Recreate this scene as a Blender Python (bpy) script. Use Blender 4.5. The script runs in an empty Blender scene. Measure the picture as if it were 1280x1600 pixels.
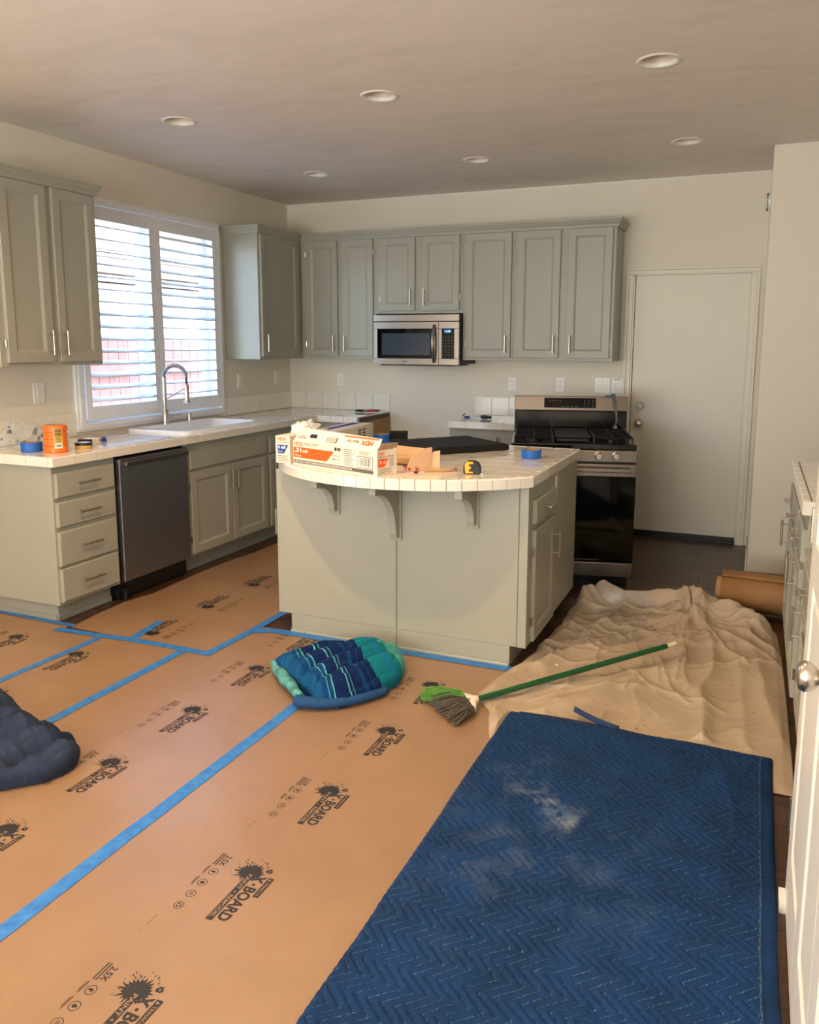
import bpy, math, random
from mathutils import Vector, Matrix, noise
random.seed(7)
SC = bpy.context.scene
COL = SC.collection
R = math.radians

# ------------------------------------------------------------------ camera
cam = bpy.data.cameras.new('camera'); camo = bpy.data.objects.new('camera', cam); COL.objects.link(camo)
CAM = Vector((3.971, -6.399, 1.507)); YAW, PITCH, ROLL, FPX, PPX, PPY = R(22.623), R(-8.775), R(0.174), 1253.19, 17.6, -70.5
_f = Vector((-math.sin(YAW)*math.cos(PITCH), math.cos(YAW)*math.cos(PITCH), math.sin(PITCH)))
_r = Vector((math.cos(YAW), math.sin(YAW), 0)); _u = _r.cross(_f)
_r2 = _r*math.cos(ROLL) + _u*math.sin(ROLL); _u2 = -_r*math.sin(ROLL) + _u*math.cos(ROLL)
camo.matrix_world = Matrix(((_r2.x, _u2.x, -_f.x, CAM.x), (_r2.y, _u2.y, -_f.y, CAM.y), (_r2.z, _u2.z, -_f.z, CAM.z), (0, 0, 0, 1)))
cam.sensor_fit = 'VERTICAL'; cam.sensor_height = 32.0; cam.lens = FPX/1600*32.0
cam.shift_x = -PPX/1600; cam.shift_y = PPY/1600
cam.clip_start = 0.05
SC.camera = camo
# ------------------------------------------------------------------ world and light
SC.view_settings.view_transform = 'Standard'; SC.view_settings.look = 'None'
SC.view_settings.gamma = 1.0; SC.view_settings.use_curve_mapping = False
SC.view_settings.exposure = 0.74
SC.cycles.use_denoising = True
SC.cycles.max_bounces = 10; SC.cycles.diffuse_bounces = 6; SC.cycles.sample_clamp_indirect = 6.0
SC.cycles.caustics_reflective = False; SC.cycles.caustics_refractive = False
W = bpy.data.worlds.new('sky'); SC.world = W; W.use_nodes = True
wn = W.node_tree.nodes; wl = W.node_tree.links
for n in list(wn): wn.remove(n)
wo = wn.new('ShaderNodeOutputWorld'); wb = wn.new('ShaderNodeBackground'); sk = wn.new('ShaderNodeTexSky')
sk.sky_type = 'NISHITA'; sk.sun_disc = False; sk.sun_elevation = R(42); sk.sun_rotation = R(120)
sk.air_density = 1.0; sk.dust_density = 0.7; sk.ozone_density = 1.2
wb.inputs['Strength'].default_value = 1.75
wl.new(sk.outputs[0], wb.inputs[0]); wl.new(wb.outputs[0], wo.inputs[0])
def area_light(name, loc, rot, sx, sy, power, color, portal=False):
    l = bpy.data.lights.new(name, 'AREA'); l.shape = 'RECTANGLE'; l.size = sx; l.size_y = sy
    l.energy = power; l.color = color
    if portal: l.cycles.is_portal = True
    o = bpy.data.objects.new(name, l); o.location = loc; o.rotation_euler = rot; COL.objects.link(o); return o
# sky portal at the kitchen window, then two fill lights added behind the camera
area_light('window_portal', (-0.13, -1.79, 1.68), (0, R(-90), 0), 1.5, 1.5, 1, (1, 1, 1), True)
area_light('left_side_fill', (.03, -6.8, 1.15), (0, R(-92), 0), 2.1, 2.7, 26, (0.93, 0.97, 1.0))  # added area light before the solid left wall, standing in for side daylight
area_light('upward_fill', (2.3, -8.9, 1.35), (R(146), 0, 0), 3.2, 2.0, 178, (0.97, 0.98, 0.97))  # added unseen panel, tilted up to brighten the ceiling and upper walls
sun = bpy.data.lights.new('sun', 'SUN'); sun.energy = 4.2; sun.angle = R(.6); sun.color = (1, .95, .87)
suno = bpy.data.objects.new('sun', sun); COL.objects.link(suno)
suno.rotation_euler = Vector((-.40, -.16, -.92)).to_track_quat('-Z', 'Y').to_euler()      # over the roof, onto the neighbour's wall

# ------------------------------------------------------------------ materials
def lin(c):
    return tuple(((x/255)/12.92 if x/255 <= 0.04045 else ((x/255+0.055)/1.055)**2.4) for x in c) + (1,)
MATS = {}
def new_mat(name):
    m = bpy.data.materials.new(name); m.use_nodes = True; MATS[name] = m
    nt = m.node_tree; b = nt.nodes['Principled BSDF']
    return m, nt, b
def noise_node(nt, scale, detail=3, coord='Object', vec=None, rough=.55):
    t = nt.nodes.new('ShaderNodeTexNoise'); t.inputs['Scale'].default_value = scale; t.inputs['Detail'].default_value = detail
    t.inputs['Roughness'].default_value = rough
    if vec is None:
        tc = nt.nodes.new('ShaderNodeTexCoord'); vec = tc.outputs[coord]
    nt.links.new(vec, t.inputs['Vector']); return t
def add_bump(nt, b, height, strength, dist=.01):
    bp = nt.nodes.new('ShaderNodeBump'); bp.inputs['Strength'].default_value = strength; bp.inputs['Distance'].default_value = dist
    nt.links.new(height, bp.inputs['Height']); nt.links.new(bp.outputs[0], b.inputs['Normal']); return bp
def mixc(nt, fac, a, c, mode='MIX'):
    n = nt.nodes.new('ShaderNodeMix'); n.data_type = 'RGBA'; n.blend_type = mode
    for s, v in ((n.inputs[0], fac), (n.inputs[6], a), (n.inputs[7], c)):
        if hasattr(v, 'is_linked'): nt.links.new(v, s)
        else: s.default_value = v
    return n.outputs[2]
def ramp(nt, fac, stops, interp='LINEAR'):
    r = nt.nodes.new('ShaderNodeValToRGB'); r.color_ramp.interpolation = interp
    e = r.color_ramp.elements
    while len(e) < len(stops): e.new(0.5)
    for k, (p, c) in enumerate(stops): e[k].position = p; e[k].color = c
    nt.links.new(fac, r.inputs[0]); return r.outputs[0]
def mat(name, rgb, rough=.5, metal=0, var=.05, scale=4, bump=0, bscale=80, coat=0, spec=.5, dist=.002, rough_var=0):
    m, nt, b = new_mat(name)
    c = lin(rgb)
    if var:
        n = noise_node(nt, scale, 4)
        lo = tuple(x*(1-var) for x in c[:3])+(1,); hi = tuple(min(1, x*(1+var)) for x in c[:3])+(1,)
        nt.links.new(ramp(nt, n.outputs[0], [(.3, lo), (.7, hi)]), b.inputs['Base Color'])
    else: b.inputs['Base Color'].default_value = c
    b.inputs['Roughness'].default_value = rough; b.inputs['Metallic'].default_value = metal
    b.inputs['Specular IOR Level'].default_value = spec
    if coat: b.inputs['Coat Weight'].default_value = coat; b.inputs['Coat Roughness'].default_value = .05
    if bump:
        n2 = noise_node(nt, bscale, 3); add_bump(nt, b, n2.outputs[0], bump, dist)
    return m
def brushed(name, rgb, rough=.3, axis=2):
    m, nt, b = new_mat(name)
    tc = nt.nodes.new('ShaderNodeTexCoord'); mp = nt.nodes.new('ShaderNodeMapping')
    s = [6, 6, 6]; s[axis] = 500; mp.inputs['Scale'].default_value = s
    nt.links.new(tc.outputs['Object'], mp.inputs[0])
    n = noise_node(nt, 1, 2, vec=mp.outputs[0])
    c = lin(rgb); nt.links.new(ramp(nt, n.outputs[0], [(.3, tuple(x*.9 for x in c[:3])+(1,)), (.7, c)]), b.inputs['Base Color'])
    b.inputs['Metallic'].default_value = 1; b.inputs['Roughness'].default_value = rough
    add_bump(nt, b, n.outputs[0], .06, .001)
    return m
def emit(name, rgb, s):
    m, nt, b = new_mat(name); b.inputs['Base Color'].default_value = lin(rgb); b.inputs['Emission Color'].default_value = lin(rgb)
    b.inputs['Emission Strength'].default_value = s; return m

mat('wall_paint', (224, 218, 202), .55, var=.02, scale=1.2, bump=.12, bscale=160)
mat('cabinet_paint', (160, 160, 147), .38, var=.025, scale=3, bump=.04, bscale=120)
mat('trim_white', (228, 226, 218), .35, var=.015)
mat('shutter_white', (232, 234, 236), .35, var=.01)
mat('door_white', (226, 221, 206), .4, var=.015, scale=2)
mat('panel_door_white', (226, 223, 214), .35, var=.01)
mat('tile_white', (232, 228, 218), .09, var=.02, scale=9, coat=.4)
mat('grout', (112, 98, 82), .9, var=.08, scale=30)
mat('porcelain', (240, 241, 242), .08, var=0, coat=.5)
mat('nickel', (196, 188, 175), .28, 1, var=.03, scale=30)
mat('chrome', (200, 202, 205), .15, 1, var=0)
brushed('stainless', (154, 145, 136), .27, 2)
brushed('slate_steel', (146, 146, 149), .46, 0)
mat('black_enamel', (9, 9, 10), .16, var=0, coat=.3)
mat('black_glass', (3, 3, 4), .06, var=0, spec=.28)
mat('window_film', (52, 62, 74), .12, var=0)
mat('black_plastic', (14, 14, 15), .45, var=.1)
mat('black_foam', (12, 12, 13), .75, var=.2, scale=60, bump=.3, bscale=400)
mat('iron', (13, 13, 14), .5, var=.1)
mat('dark_grey', (70, 72, 74), .5)
mat('raw_wood', (172, 132, 88), .6, var=.12, scale=14)
mat('outlet_white', (236, 235, 230), .3, var=0)
mat('slot_dark', (40, 38, 36), .6, var=0)
mat('cord_grey', (105, 103, 100), .5, var=0)
mat('tape_roll_blue', (24, 98, 190), .5, var=.04, scale=40)
mat('kraft_core', (178, 140, 98), .8, var=.06, scale=30)
mat('cardboard', (214, 176, 140), .75, var=.04, scale=20)
mat('box_white', (238, 226, 208), .55, var=.02)
mat('box_grey', (206, 202, 196), .55, var=.02)
mat('ink_orange', (238, 92, 22), .55, var=0)
mat('ink_black', (34, 32, 34), .6, var=0)
mat('ink_grey', (98, 92, 86), .6, var=0)
mat('ink_blue', (24, 66, 150), .55, var=0)
mat('ink_white', (245, 240, 230), .55, var=0)
mat('orange_wrap', (232, 112, 20), .22, var=.03, scale=12, coat=.3)
mat('label_tan', (206, 168, 84), .5, var=.04)
mat('yellow_plastic', (246, 176, 20), .4, var=0)
mat('red_plastic', (178, 30, 38), .35, var=0)
mat('green_plastic', (60, 140, 60), .4, var=.1)
mat('paper_roll', (146, 104, 60), .6, var=.05, scale=6)
mat('broom_green', (10, 82, 42), .3, var=.08, scale=20, coat=.3)
mat('broom_bristle_grey', (96, 88, 78), .7, var=.3, scale=80)
mat('broom_bristle_green', (92, 156, 60), .6, var=.25, scale=60)
mat('broom_cap', (232, 218, 196), .45, var=.04, scale=20)
mat('stucco', (226, 222, 214), .9, var=.05, scale=3, bump=.2, bscale=60)
mat('roof_tile', (176, 160, 148), .85, var=.2, scale=8)
mat('fence_red', (138, 92, 82), .8, var=.15, scale=6)
mat('ground_concrete', (196, 194, 190), .9, var=.1)
mat('vinyl_white', (236, 238, 242), .3, var=0)
emit('display_blue', (90, 150, 255), 2.2)
emit('bulb_on', (255, 222, 178), 9.0)
mat('bulb_off', (222, 210, 188), .5, var=0)
mat('can_inner', (214, 202, 180), .45, var=0)

def paper_mat():
    m, nt, b = new_mat('floor_paper')
    c0 = lin((145, 113, 84)); c1 = lin((157, 125, 95))
    n = noise_node(nt, 2.2, 5); col = ramp(nt, n.outputs[0], [(.3, c0), (.7, c1)])
    s = noise_node(nt, 170, 2); sp = ramp(nt, s.outputs[0], [(.25, (.55, .55, .55, 1)), (.36, (1, 1, 1, 1))])
    nt.links.new(mixc(nt, .35, col, sp, 'MULTIPLY'), b.inputs['Base Color'])
    b.inputs['Roughness'].default_value = .36; b.inputs['Specular IOR Level'].default_value = .7
    w = noise_node(nt, 3.5, 3); add_bump(nt, b, w.outputs[0], .25, .03)
paper_mat()
def tape_mat():
    m, nt, b = new_mat('tape_blue')
    n = noise_node(nt, 28, 4); nt.links.new(ramp(nt, n.outputs[0], [(.3, lin((34, 104, 182))), (.72, lin((62, 138, 212)))]), b.inputs['Base Color'])
    b.inputs['Roughness'].default_value = .5; n2 = noise_node(nt, 60, 3); add_bump(nt, b, n2.outputs[0], .3, .004)
tape_mat()
def wood_mat():
    m, nt, b = new_mat('dark_wood')
    tc = nt.nodes.new('ShaderNodeTexCoord'); mp = nt.nodes.new('ShaderNodeMapping'); mp.inputs['Scale'].default_value = (1.2, 16, 6)
    nt.links.new(tc.outputs['Object'], mp.inputs[0]); n = noise_node(nt, 2.5, 6, vec=mp.outputs[0])
    oi = nt.nodes.new('ShaderNodeObjectInfo')
    col = ramp(nt, n.outputs[0], [(.3, lin((52, 32, 21))), (.7, lin((84, 56, 38)))])
    v = ramp(nt, oi.outputs['Random'], [(0, (.75, .75, .75, 1)), (1, (1.2, 1.15, 1.1, 1))])
    nt.links.new(mixc(nt, 1.0, col, v, 'MULTIPLY'), b.inputs['Base Color'])
    b.inputs['Roughness'].default_value = .32; add_bump(nt, b, n.outputs[0], .1, .002)
wood_mat()
def ceiling_mat():
    m, nt, b = new_mat('ceiling_paint')
    tc = nt.nodes.new('ShaderNodeTexCoord'); mp = nt.nodes.new('ShaderNodeMapping'); mp.inputs['Scale'].default_value = (.9, 2.4, 1); mp.inputs['Rotation'].default_value = (0, 0, R(20))
    nt.links.new(tc.outputs['Object'], mp.inputs[0]); n = noise_node(nt, 1.6, 6, vec=mp.outputs[0], rough=.6)
    n.inputs['Distortion'].default_value = 1.2
    nt.links.new(ramp(nt, n.outputs[0], [(.36, lin((220, 213, 204))), (.55, lin((228, 221, 212))), (.72, lin((225, 218, 209)))]), b.inputs['Base Color'])
    b.inputs['Roughness'].default_value = .6
    n2 = noise_node(nt, 110, 3); add_bump(nt, b, n2.outputs[0], .1, .003)
ceiling_mat()
def quilt_mat(name, a, c, dust, thread=(104, 130, 158)):
    m, nt, b = new_mat(name)
    n = noise_node(nt, 7, 5); col = ramp(nt, n.outputs[0], [(.3, lin(a)), (.72, lin(c))])
    uv = nt.nodes.new('ShaderNodeUVMap'); sx = nt.nodes.new('ShaderNodeSeparateXYZ'); nt.links.new(uv.outputs[0], sx.inputs[0])
    st = ramp(nt, sx.outputs[0], [(0, (1, 1, 1, 1)), (.09, (1, 1, 1, 1)), (.17, (0, 0, 0, 1))])     # U holds the distance to the stitch
    n3 = noise_node(nt, 260, 1); dash = ramp(nt, n3.outputs[0], [(.46, (0, 0, 0, 1)), (.52, (1, 1, 1, 1))])
    k = mixc(nt, 1.0, st, dash, 'MULTIPLY')
    col = mixc(nt, mixc(nt, 1.0, k, (.75, .75, .75, 1), 'MULTIPLY'), col, lin(thread))
    if dust:
        n4 = noise_node(nt, 9, 6); d = ramp(nt, n4.outputs[0], [(.5, (0, 0, 0, 1)), (.8, (1, 1, 1, 1))])
        fac = mixc(nt, 1.0, d, sx.outputs[1], 'MULTIPLY')      # V holds where dust has been trodden in
        col = mixc(nt, fac, col, lin((150, 164, 176)))
    nt.links.new(col, b.inputs['Base Color']); b.inputs['Roughness'].default_value = .85; b.inputs['Specular IOR Level'].default_value = .25
    n2 = noise_node(nt, 70, 5); add_bump(nt, b, n2.outputs[0], .4, .006)
quilt_mat('quilt_navy', (7, 40, 76), (13, 55, 103), True)
quilt_mat('quilt_dusk', (30, 40, 62), (44, 56, 80), False, (62, 76, 100))
mat('hem_navy', (18, 48, 88), .8, var=.1, scale=30, bump=.2, bscale=300)
def canvas_mat():
    m, nt, b = new_mat('canvas')
    n = noise_node(nt, 3, 6); col = ramp(nt, n.outputs[0], [(.25, lin((165, 147, 126))), (.75, lin((190, 173, 151)))])
    s = noise_node(nt, 34, 2); sp = ramp(nt, s.outputs[0], [(.235, (.3, .28, .26, 1)), (.26, (1, 1, 1, 1))])
    col = mixc(nt, .8, col, sp, 'MULTIPLY')
    s2 = noise_node(nt, 21, 1); w = ramp(nt, s2.outputs[0], [(.79, (0, 0, 0, 1)), (.81, (1, 1, 1, 1))])
    col = mixc(nt, w, col, lin((225, 220, 212)))
    uv = nt.nodes.new('ShaderNodeUVMap'); sx = nt.nodes.new('ShaderNodeSeparateXYZ'); nt.links.new(uv.outputs[0], sx.inputs[0])     # U holds dried white paint, V grime
    pn = noise_node(nt, 8, 5); pr = ramp(nt, pn.outputs[0], [(.42, (0, 0, 0, 1)), (.6, (1, 1, 1, 1))])
    col = mixc(nt, mixc(nt, 1.0, pr, sx.outputs[0], 'MULTIPLY'), col, lin((226, 222, 216)))
    gn = noise_node(nt, 16, 5); gr = ramp(nt, gn.outputs[0], [(.56, (0, 0, 0, 1)), (.66, (.8, .8, .8, 1))])
    col = mixc(nt, mixc(nt, 1.0, gr, sx.outputs[1], 'MULTIPLY'), col, lin((108, 96, 80)))
    nt.links.new(col, b.inputs['Base Color']); b.inputs['Roughness'].default_value = .9; b.inputs['Specular IOR Level'].default_value = .2
    n2 = noise_node(nt, 320, 2); add_bump(nt, b, n2.outputs[0], .2, .002)
canvas_mat()
def plaid_mat():
    m, nt, b = new_mat('plaid')
    uv = nt.nodes.new('ShaderNodeUVMap'); sx = nt.nodes.new('ShaderNodeSeparateXYZ'); nt.links.new(uv.outputs[0], sx.inputs[0])
    nv, bl, tq, aq, lt = [lin(c) for c in ((14, 40, 86), (20, 80, 124), (18, 124, 134), (84, 168, 160), (96, 172, 172))]
    dk = lin((16, 66, 112)); stops = [(0, aq), (.03, bl), (.06, lt), (.075, bl), (.12, dk), (.20, bl), (.27, dk), (.30, bl), (.305, lt), (.31, dk), (.335, lt), (.34, nv), (.42, dk), (.425, lt), (.43, nv), (.45, lt), (.455, nv), (.52, dk), (.54, bl), (.545, nv), (.58, bl), (.585, nv), (.62, tq), (.70, lin((22, 120, 160))), (.74, tq), (.80, aq), (.90, lt), (.92, tq), (.96, aq)]
    A = ramp(nt, sx.outputs[0], stops, 'CONSTANT')
    fr = nt.nodes.new('ShaderNodeMath'); fr.operation = 'FRACT'; mu = nt.nodes.new('ShaderNodeMath'); mu.operation = 'MULTIPLY'; mu.inputs[1].default_value = 4.5
    nt.links.new(sx.outputs[1], mu.inputs[0]); nt.links.new(mu.outputs[0], fr.inputs[0])
    B = ramp(nt, fr.outputs[0], [(0, (.75, .8, .95, 1)), (.40, (1.5, 1.5, 1.4, 1)), (.43, (.7, .8, 1, 1)), (.55, (1.5, 1.5, 1.4, 1)), (.58, (1, 1, 1, 1))], 'CONSTANT')
    nt.links.new(mixc(nt, .75, A, B, 'MULTIPLY'), b.inputs['Base Color'])
    b.inputs['Roughness'].default_value = .95; b.inputs['Specular IOR Level'].default_value = .15
    n2 = noise_node(nt, 140, 3); add_bump(nt, b, n2.outputs[0], .5, .004)
plaid_mat()
mat('plaid_hem', (24, 70, 118), .9, var=.15, scale=40, bump=.3, bscale=300)
def clear_plastic():
    m, nt, b = new_mat('clear_plastic')
    tr = nt.nodes.new('ShaderNodeBsdfTransparent'); gl = nt.nodes.new('ShaderNodeBsdfPrincipled'); mx = nt.nodes.new('ShaderNodeMixShader')
    gl.inputs['Base Color'].default_value = lin((225, 228, 232)); gl.inputs['Roughness'].default_value = .12
    n = noise_node(nt, 16, 2); pr = ramp(nt, n.outputs[0], [(.62, (0, 0, 0, 1)), (.65, (1, 1, 1, 1))])
    nt.links.new(mixc(nt, pr, lin((225, 228, 232)), lin((40, 62, 96))), gl.inputs['Base Color'])
    ad = nt.nodes.new('ShaderNodeMath'); ad.operation = 'MULTIPLY_ADD'; ad.inputs[1].default_value = .6; ad.inputs[2].default_value = .2
    nt.links.new(pr, ad.inputs[0]); nt.links.new(ad.outputs[0], mx.inputs[0])
    nt.links.new(tr.outputs[0], mx.inputs[1]); nt.links.new(gl.outputs[0], mx.inputs[2])
    nt.links.new(mx.outputs[0], nt.nodes['Material Output'].inputs[0])
clear_plastic()
def glass_mat():
    m, nt, b = new_mat('window_glass')
    tr = nt.nodes.new('ShaderNodeBsdfTransparent'); gl = nt.nodes.new('ShaderNodeBsdfGlossy'); mx = nt.nodes.new('ShaderNodeMixShader')
    gl.inputs['Roughness'].default_value = .02; mx.inputs[0].default_value = .06
    tr.inputs[0].default_value = (.94, .97, 1, 1)
    nt.links.new(tr.outputs[0], mx.inputs[1]); nt.links.new(gl.outputs[0], mx.inputs[2])
    nt.links.new(mx.outputs[0], nt.nodes['Material Output'].inputs[0])
glass_mat()

# ------------------------------------------------------------------ mesh helpers
class MB:
    def __init__(s): s.v = []; s.f = []; s.m = []; s.uv = None
    def add(s, vs, fs, mi=0, M=None):
        o = len(s.v)
        s.v += [tuple(M @ Vector(p)) if M is not None else tuple(p) for p in vs]
        s.f += [tuple(i+o for i in f) for f in fs]; s.m += [mi]*len(fs); return s
    def box(s, x0, y0, z0, x1, y1, z1, mi=0, M=None):
        v = [(x0,y0,z0),(x1,y0,z0),(x1,y1,z0),(x0,y1,z0),(x0,y0,z1),(x1,y0,z1),(x1,y1,z1),(x0,y1,z1)]
        return s.add(v, [(0,3,2,1),(4,5,6,7),(0,1,5,4),(1,2,6,5),(2,3,7,6),(3,0,4,7)], mi, M)
    def cyl(s, p0, p1, r, seg=12, r2=None, mi=0, cap=True):
        p0 = Vector(p0); p1 = Vector(p1); r2 = r if r2 is None else r2
        d = (p1-p0).normalized(); a = d.orthogonal().normalized(); b = d.cross(a)
        vs = []
        for p, q in ((p0, r), (p1, r2)):
            for k in range(seg):
                t = 2*math.pi*k/seg; vs.append(p + (a*math.cos(t)+b*math.sin(t))*q)
        fs = [(k, (k+1) % seg, seg+(k+1) % seg, seg+k) for k in range(seg)]
        if cap: fs += [tuple(reversed(range(seg))), tuple(range(seg, 2*seg))]
        return s.add(vs, fs, mi)
    def tube(s, pts, r, seg=8, mi=0):
        pts = [Vector(p) for p in pts]; n = len(pts); vs = []; fs = []
        t0 = (pts[1]-pts[0]).normalized(); a = t0.orthogonal().normalized()
        for i, p in enumerate(pts):
            t = (pts[min(i+1, n-1)]-pts[max(i-1, 0)]).normalized()
            a = (a - t*a.dot(t)).normalized(); b = t.cross(a)
            rr = r[i] if isinstance(r, (list, tuple)) else r
            for k in range(seg):
                q = 2*math.pi*k/seg; vs.append(p+(a*math.cos(q)+b*math.sin(q))*rr)
        for i in range(n-1):
            for k in range(seg): fs.append((i*seg+k, i*seg+(k+1) % seg, (i+1)*seg+(k+1) % seg, (i+1)*seg+k))
        fs += [tuple(reversed(range(seg))), tuple(range((n-1)*seg, n*seg))]
        return s.add(vs, fs, mi)
    def lathe(s, prof, seg=24, M=None, mi=0):            # prof: (radius, z)
        vs = []; fs = []
        for r, z in prof:
            for k in range(seg): t = 2*math.pi*k/seg; vs.append((r*math.cos(t), r*math.sin(t), z))
        for i in range(len(prof)-1):
            for k in range(seg): fs.append((i*seg+k, i*seg+(k+1) % seg, (i+1)*seg+(k+1) % seg, (i+1)*seg+k))
        return s.add(vs, fs, mi, M)
    def loft(s, rings, cap0=False, cap1=False, mi=0):
        n = len(rings[0]); vs = [p for r in rings for p in r]; fs = []
        for i in range(len(rings)-1):
            for k in range(n): fs.append((i*n+k, i*n+(k+1) % n, (i+1)*n+(k+1) % n, (i+1)*n+k))
        if cap0: fs.append(tuple(reversed(range(n))))
        if cap1: fs.append(tuple(range((len(rings)-1)*n, len(rings)*n)))
        return s.add(vs, fs, mi)
    def prism(s, poly, z0, z1, mi=0, M=None):
        n = len(poly); vs = [(x, y, z0) for x, y in poly]+[(x, y, z1) for x, y in poly]
        return s.add(vs, [tuple(reversed(range(n))), tuple(range(n, 2*n))]+[(k, (k+1) % n, n+(k+1) % n, n+k) for k in range(n)], mi, M)
    def mesh(s, name, mats, smooth=False, uvs=None):
        me = bpy.data.meshes.new(name); me.from_pydata(s.v, [], s.f)
        for m in (mats if isinstance(mats, (list, tuple)) else [mats]): me.materials.append(MATS[m])
        if any(s.m): me.polygons.foreach_set('material_index', s.m)
        if smooth: me.polygons.foreach_set('use_smooth', [True]*len(me.polygons))
        if uvs:
            u = me.uv_layers.new(name='UVMap'); idx = [0]*len(me.loops); me.loops.foreach_get('vertex_index', idx)
            u.data.foreach_set('uv', [c for i in idx for c in uvs[i]])
        me.update(); return me
    def build(s, name, mats, parent=None, bevel=0, smooth=False, uvs=None, seg=2, angle=35):
        return link(name, s.mesh(name, mats, smooth, uvs), parent, bevel, seg, angle)
def link(name, me, parent=None, bevel=0, seg=2, angle=35):
    o = bpy.data.objects.new(name, me); COL.objects.link(o)
    if parent is not None: o.parent = parent
    if bevel:
        b = o.modifiers.new('bevel', 'BEVEL'); b.width = bevel; b.segments = seg; b.limit_method = 'ANGLE'; b.angle_limit = R(angle); b.harden_normals = False
    return o
def auto_smooth(o, deg=40):
    me = o.data; me.polygons.foreach_set('use_smooth', [True]*len(me.polygons)); me.set_sharp_from_angle(angle=R(deg)); return o
def tag(o, label, cat, group=None, kind=None):
    o['label'] = label; o['category'] = cat
    if group: o['group'] = group
    if kind: o['kind'] = kind
    return o
def struct(o, label=None):
    o['kind'] = 'structure'
    if label: o['label'] = label
    return o
def thing(name, label, cat, loc=(0, 0, 0), rotz=0, group=None):
    e = bpy.data.objects.new(name, None); e.empty_display_size = .1; COL.objects.link(e)
    e.location = loc; e.rotation_euler = (0, 0, rotz); tag(e, label, cat, group); return e
def pivot(name, loc=(0, 0, 0), rotz=0):
    e = bpy.data.objects.new(name, None); e.empty_display_size = .1; COL.objects.link(e); e.location = loc; e.rotation_euler = (0, 0, rotz); return e
_TX = {}
def text_geo(txt, bold=0.0):
    k = (txt, bold)
    if k not in _TX:
        cu = bpy.data.curves.new('t', 'FONT'); cu.body = txt; cu.size = 1; cu.offset = bold; cu.resolution_u = 3
        o = bpy.data.objects.new('t', cu); COL.objects.link(o)
        dg = bpy.context.evaluated_depsgraph_get(); dg.update()
        me = bpy.data.meshes.new_from_object(o.evaluated_get(dg))
        vs = [tuple(v.co) for v in me.vertices]; fs = [tuple(p.vertices) for p in me.polygons]
        xs = [v[0] for v in vs]; ys = [v[1] for v in vs]
        x0, y0 = min(xs), min(ys); w, h = max(xs)-x0, max(ys)-y0
        _TX[k] = ([((v[0]-x0)/w, (v[1]-y0)/h) for v in vs], fs, w/h)
        bpy.data.objects.remove(o); bpy.data.curves.remove(cu); bpy.data.meshes.remove(me)
    return _TX[k]
def put_text(mb, txt, u0, v0, u1, v1, z, mi=0, M=None, bold=.02):   # text stretched into a rectangle of the local plane
    vs, fs, _ = text_geo(txt, bold)
    mb.add([(u0+(u1-u0)*x, v0+(v1-v0)*y, z) for x, y in vs], fs, mi, M)
def quad(mb, u0, v0, u1, v1, z, mi=0, M=None):
    mb.add([(u0, v0, z), (u1, v0, z), (u1, v1, z), (u0, v1, z)], [(0, 1, 2, 3)], mi, M)
def inset_poly(poly, d):
    n = len(poly); out = []
    for i in range(n):
        p0 = Vector(poly[i-1]); p = Vector(poly[i]); p1 = Vector(poly[(i+1) % n])
        e0 = (p-p0).normalized(); e1 = (p1-p).normalized()
        n0 = Vector((-e0.y, e0.x)); n1 = Vector((-e1.y, e1.x)); b = n0+n1
        if b.length < 1e-6: b = n0
        b = b.normalized(); c = max(.35, b.dot(n0)); out.append(tuple(p+b*(d/c)))
    return out
def tile_mesh(poly, t, cham=.002, z0=0.0, mname='tile_white'):   # one glazed tile lying flat, eased edges
    mb = MB(); n = len(poly); pin = inset_poly(poly, cham)
    vs = [(x, y, z0) for x, y in poly]+[(x, y, t-cham) for x, y in poly]+[(x, y, t) for x, y in pin]
    fs = [(k, (k+1) % n, n+(k+1) % n, n+k) for k in range(n)]+[(n+k, n+(k+1) % n, 2*n+(k+1) % n, 2*n+k) for k in range(n)]+[tuple(range(2*n, 3*n))]
    return mb.add(vs, fs).mesh('tile', mname)
_RT = {}
def rect_tile(w, h, t, parent, loc, rot=(0, 0, 0), name='tile', cham=.0009):
    k = (round(w, 4), round(h, 4), round(t, 4), cham)
    if k not in _RT: _RT[k] = tile_mesh([(-w/2, -h/2), (w/2, -h/2), (w/2, h/2), (-w/2, h/2)], t, cham)
    o = bpy.data.objects.new(name, _RT[k]); COL.objects.link(o); o.parent = parent; o.location = loc; o.rotation_euler = rot; return o
def clip(poly, inside, cut):
    out = []
    for i in range(len(poly)):
        a, b = poly[i-1], poly[i]; ia, ib = inside(a), inside(b)
        if ia != ib: out.append(cut(a, b))
        if ib: out.append(b)
    return out
def bez(p0, p1, p2, p3, n=12):
    p0, p1, p2, p3 = map(Vector, (p0, p1, p2, p3))
    return [p0*(1-t)**3+p1*3*t*(1-t)**2+p2*3*t*t*(1-t)+p3*t**3 for t in [k/n for k in range(n+1)]]
# ================================================================== the setting
H = 2.72
XP, YP = 3.982, -0.774
LIGHTS = [(x, y) for y in (-1.07, -2.584, -4.10, -6.3) for x in (0.924, 2.153, 3.494)]
LR = 0.078
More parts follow.
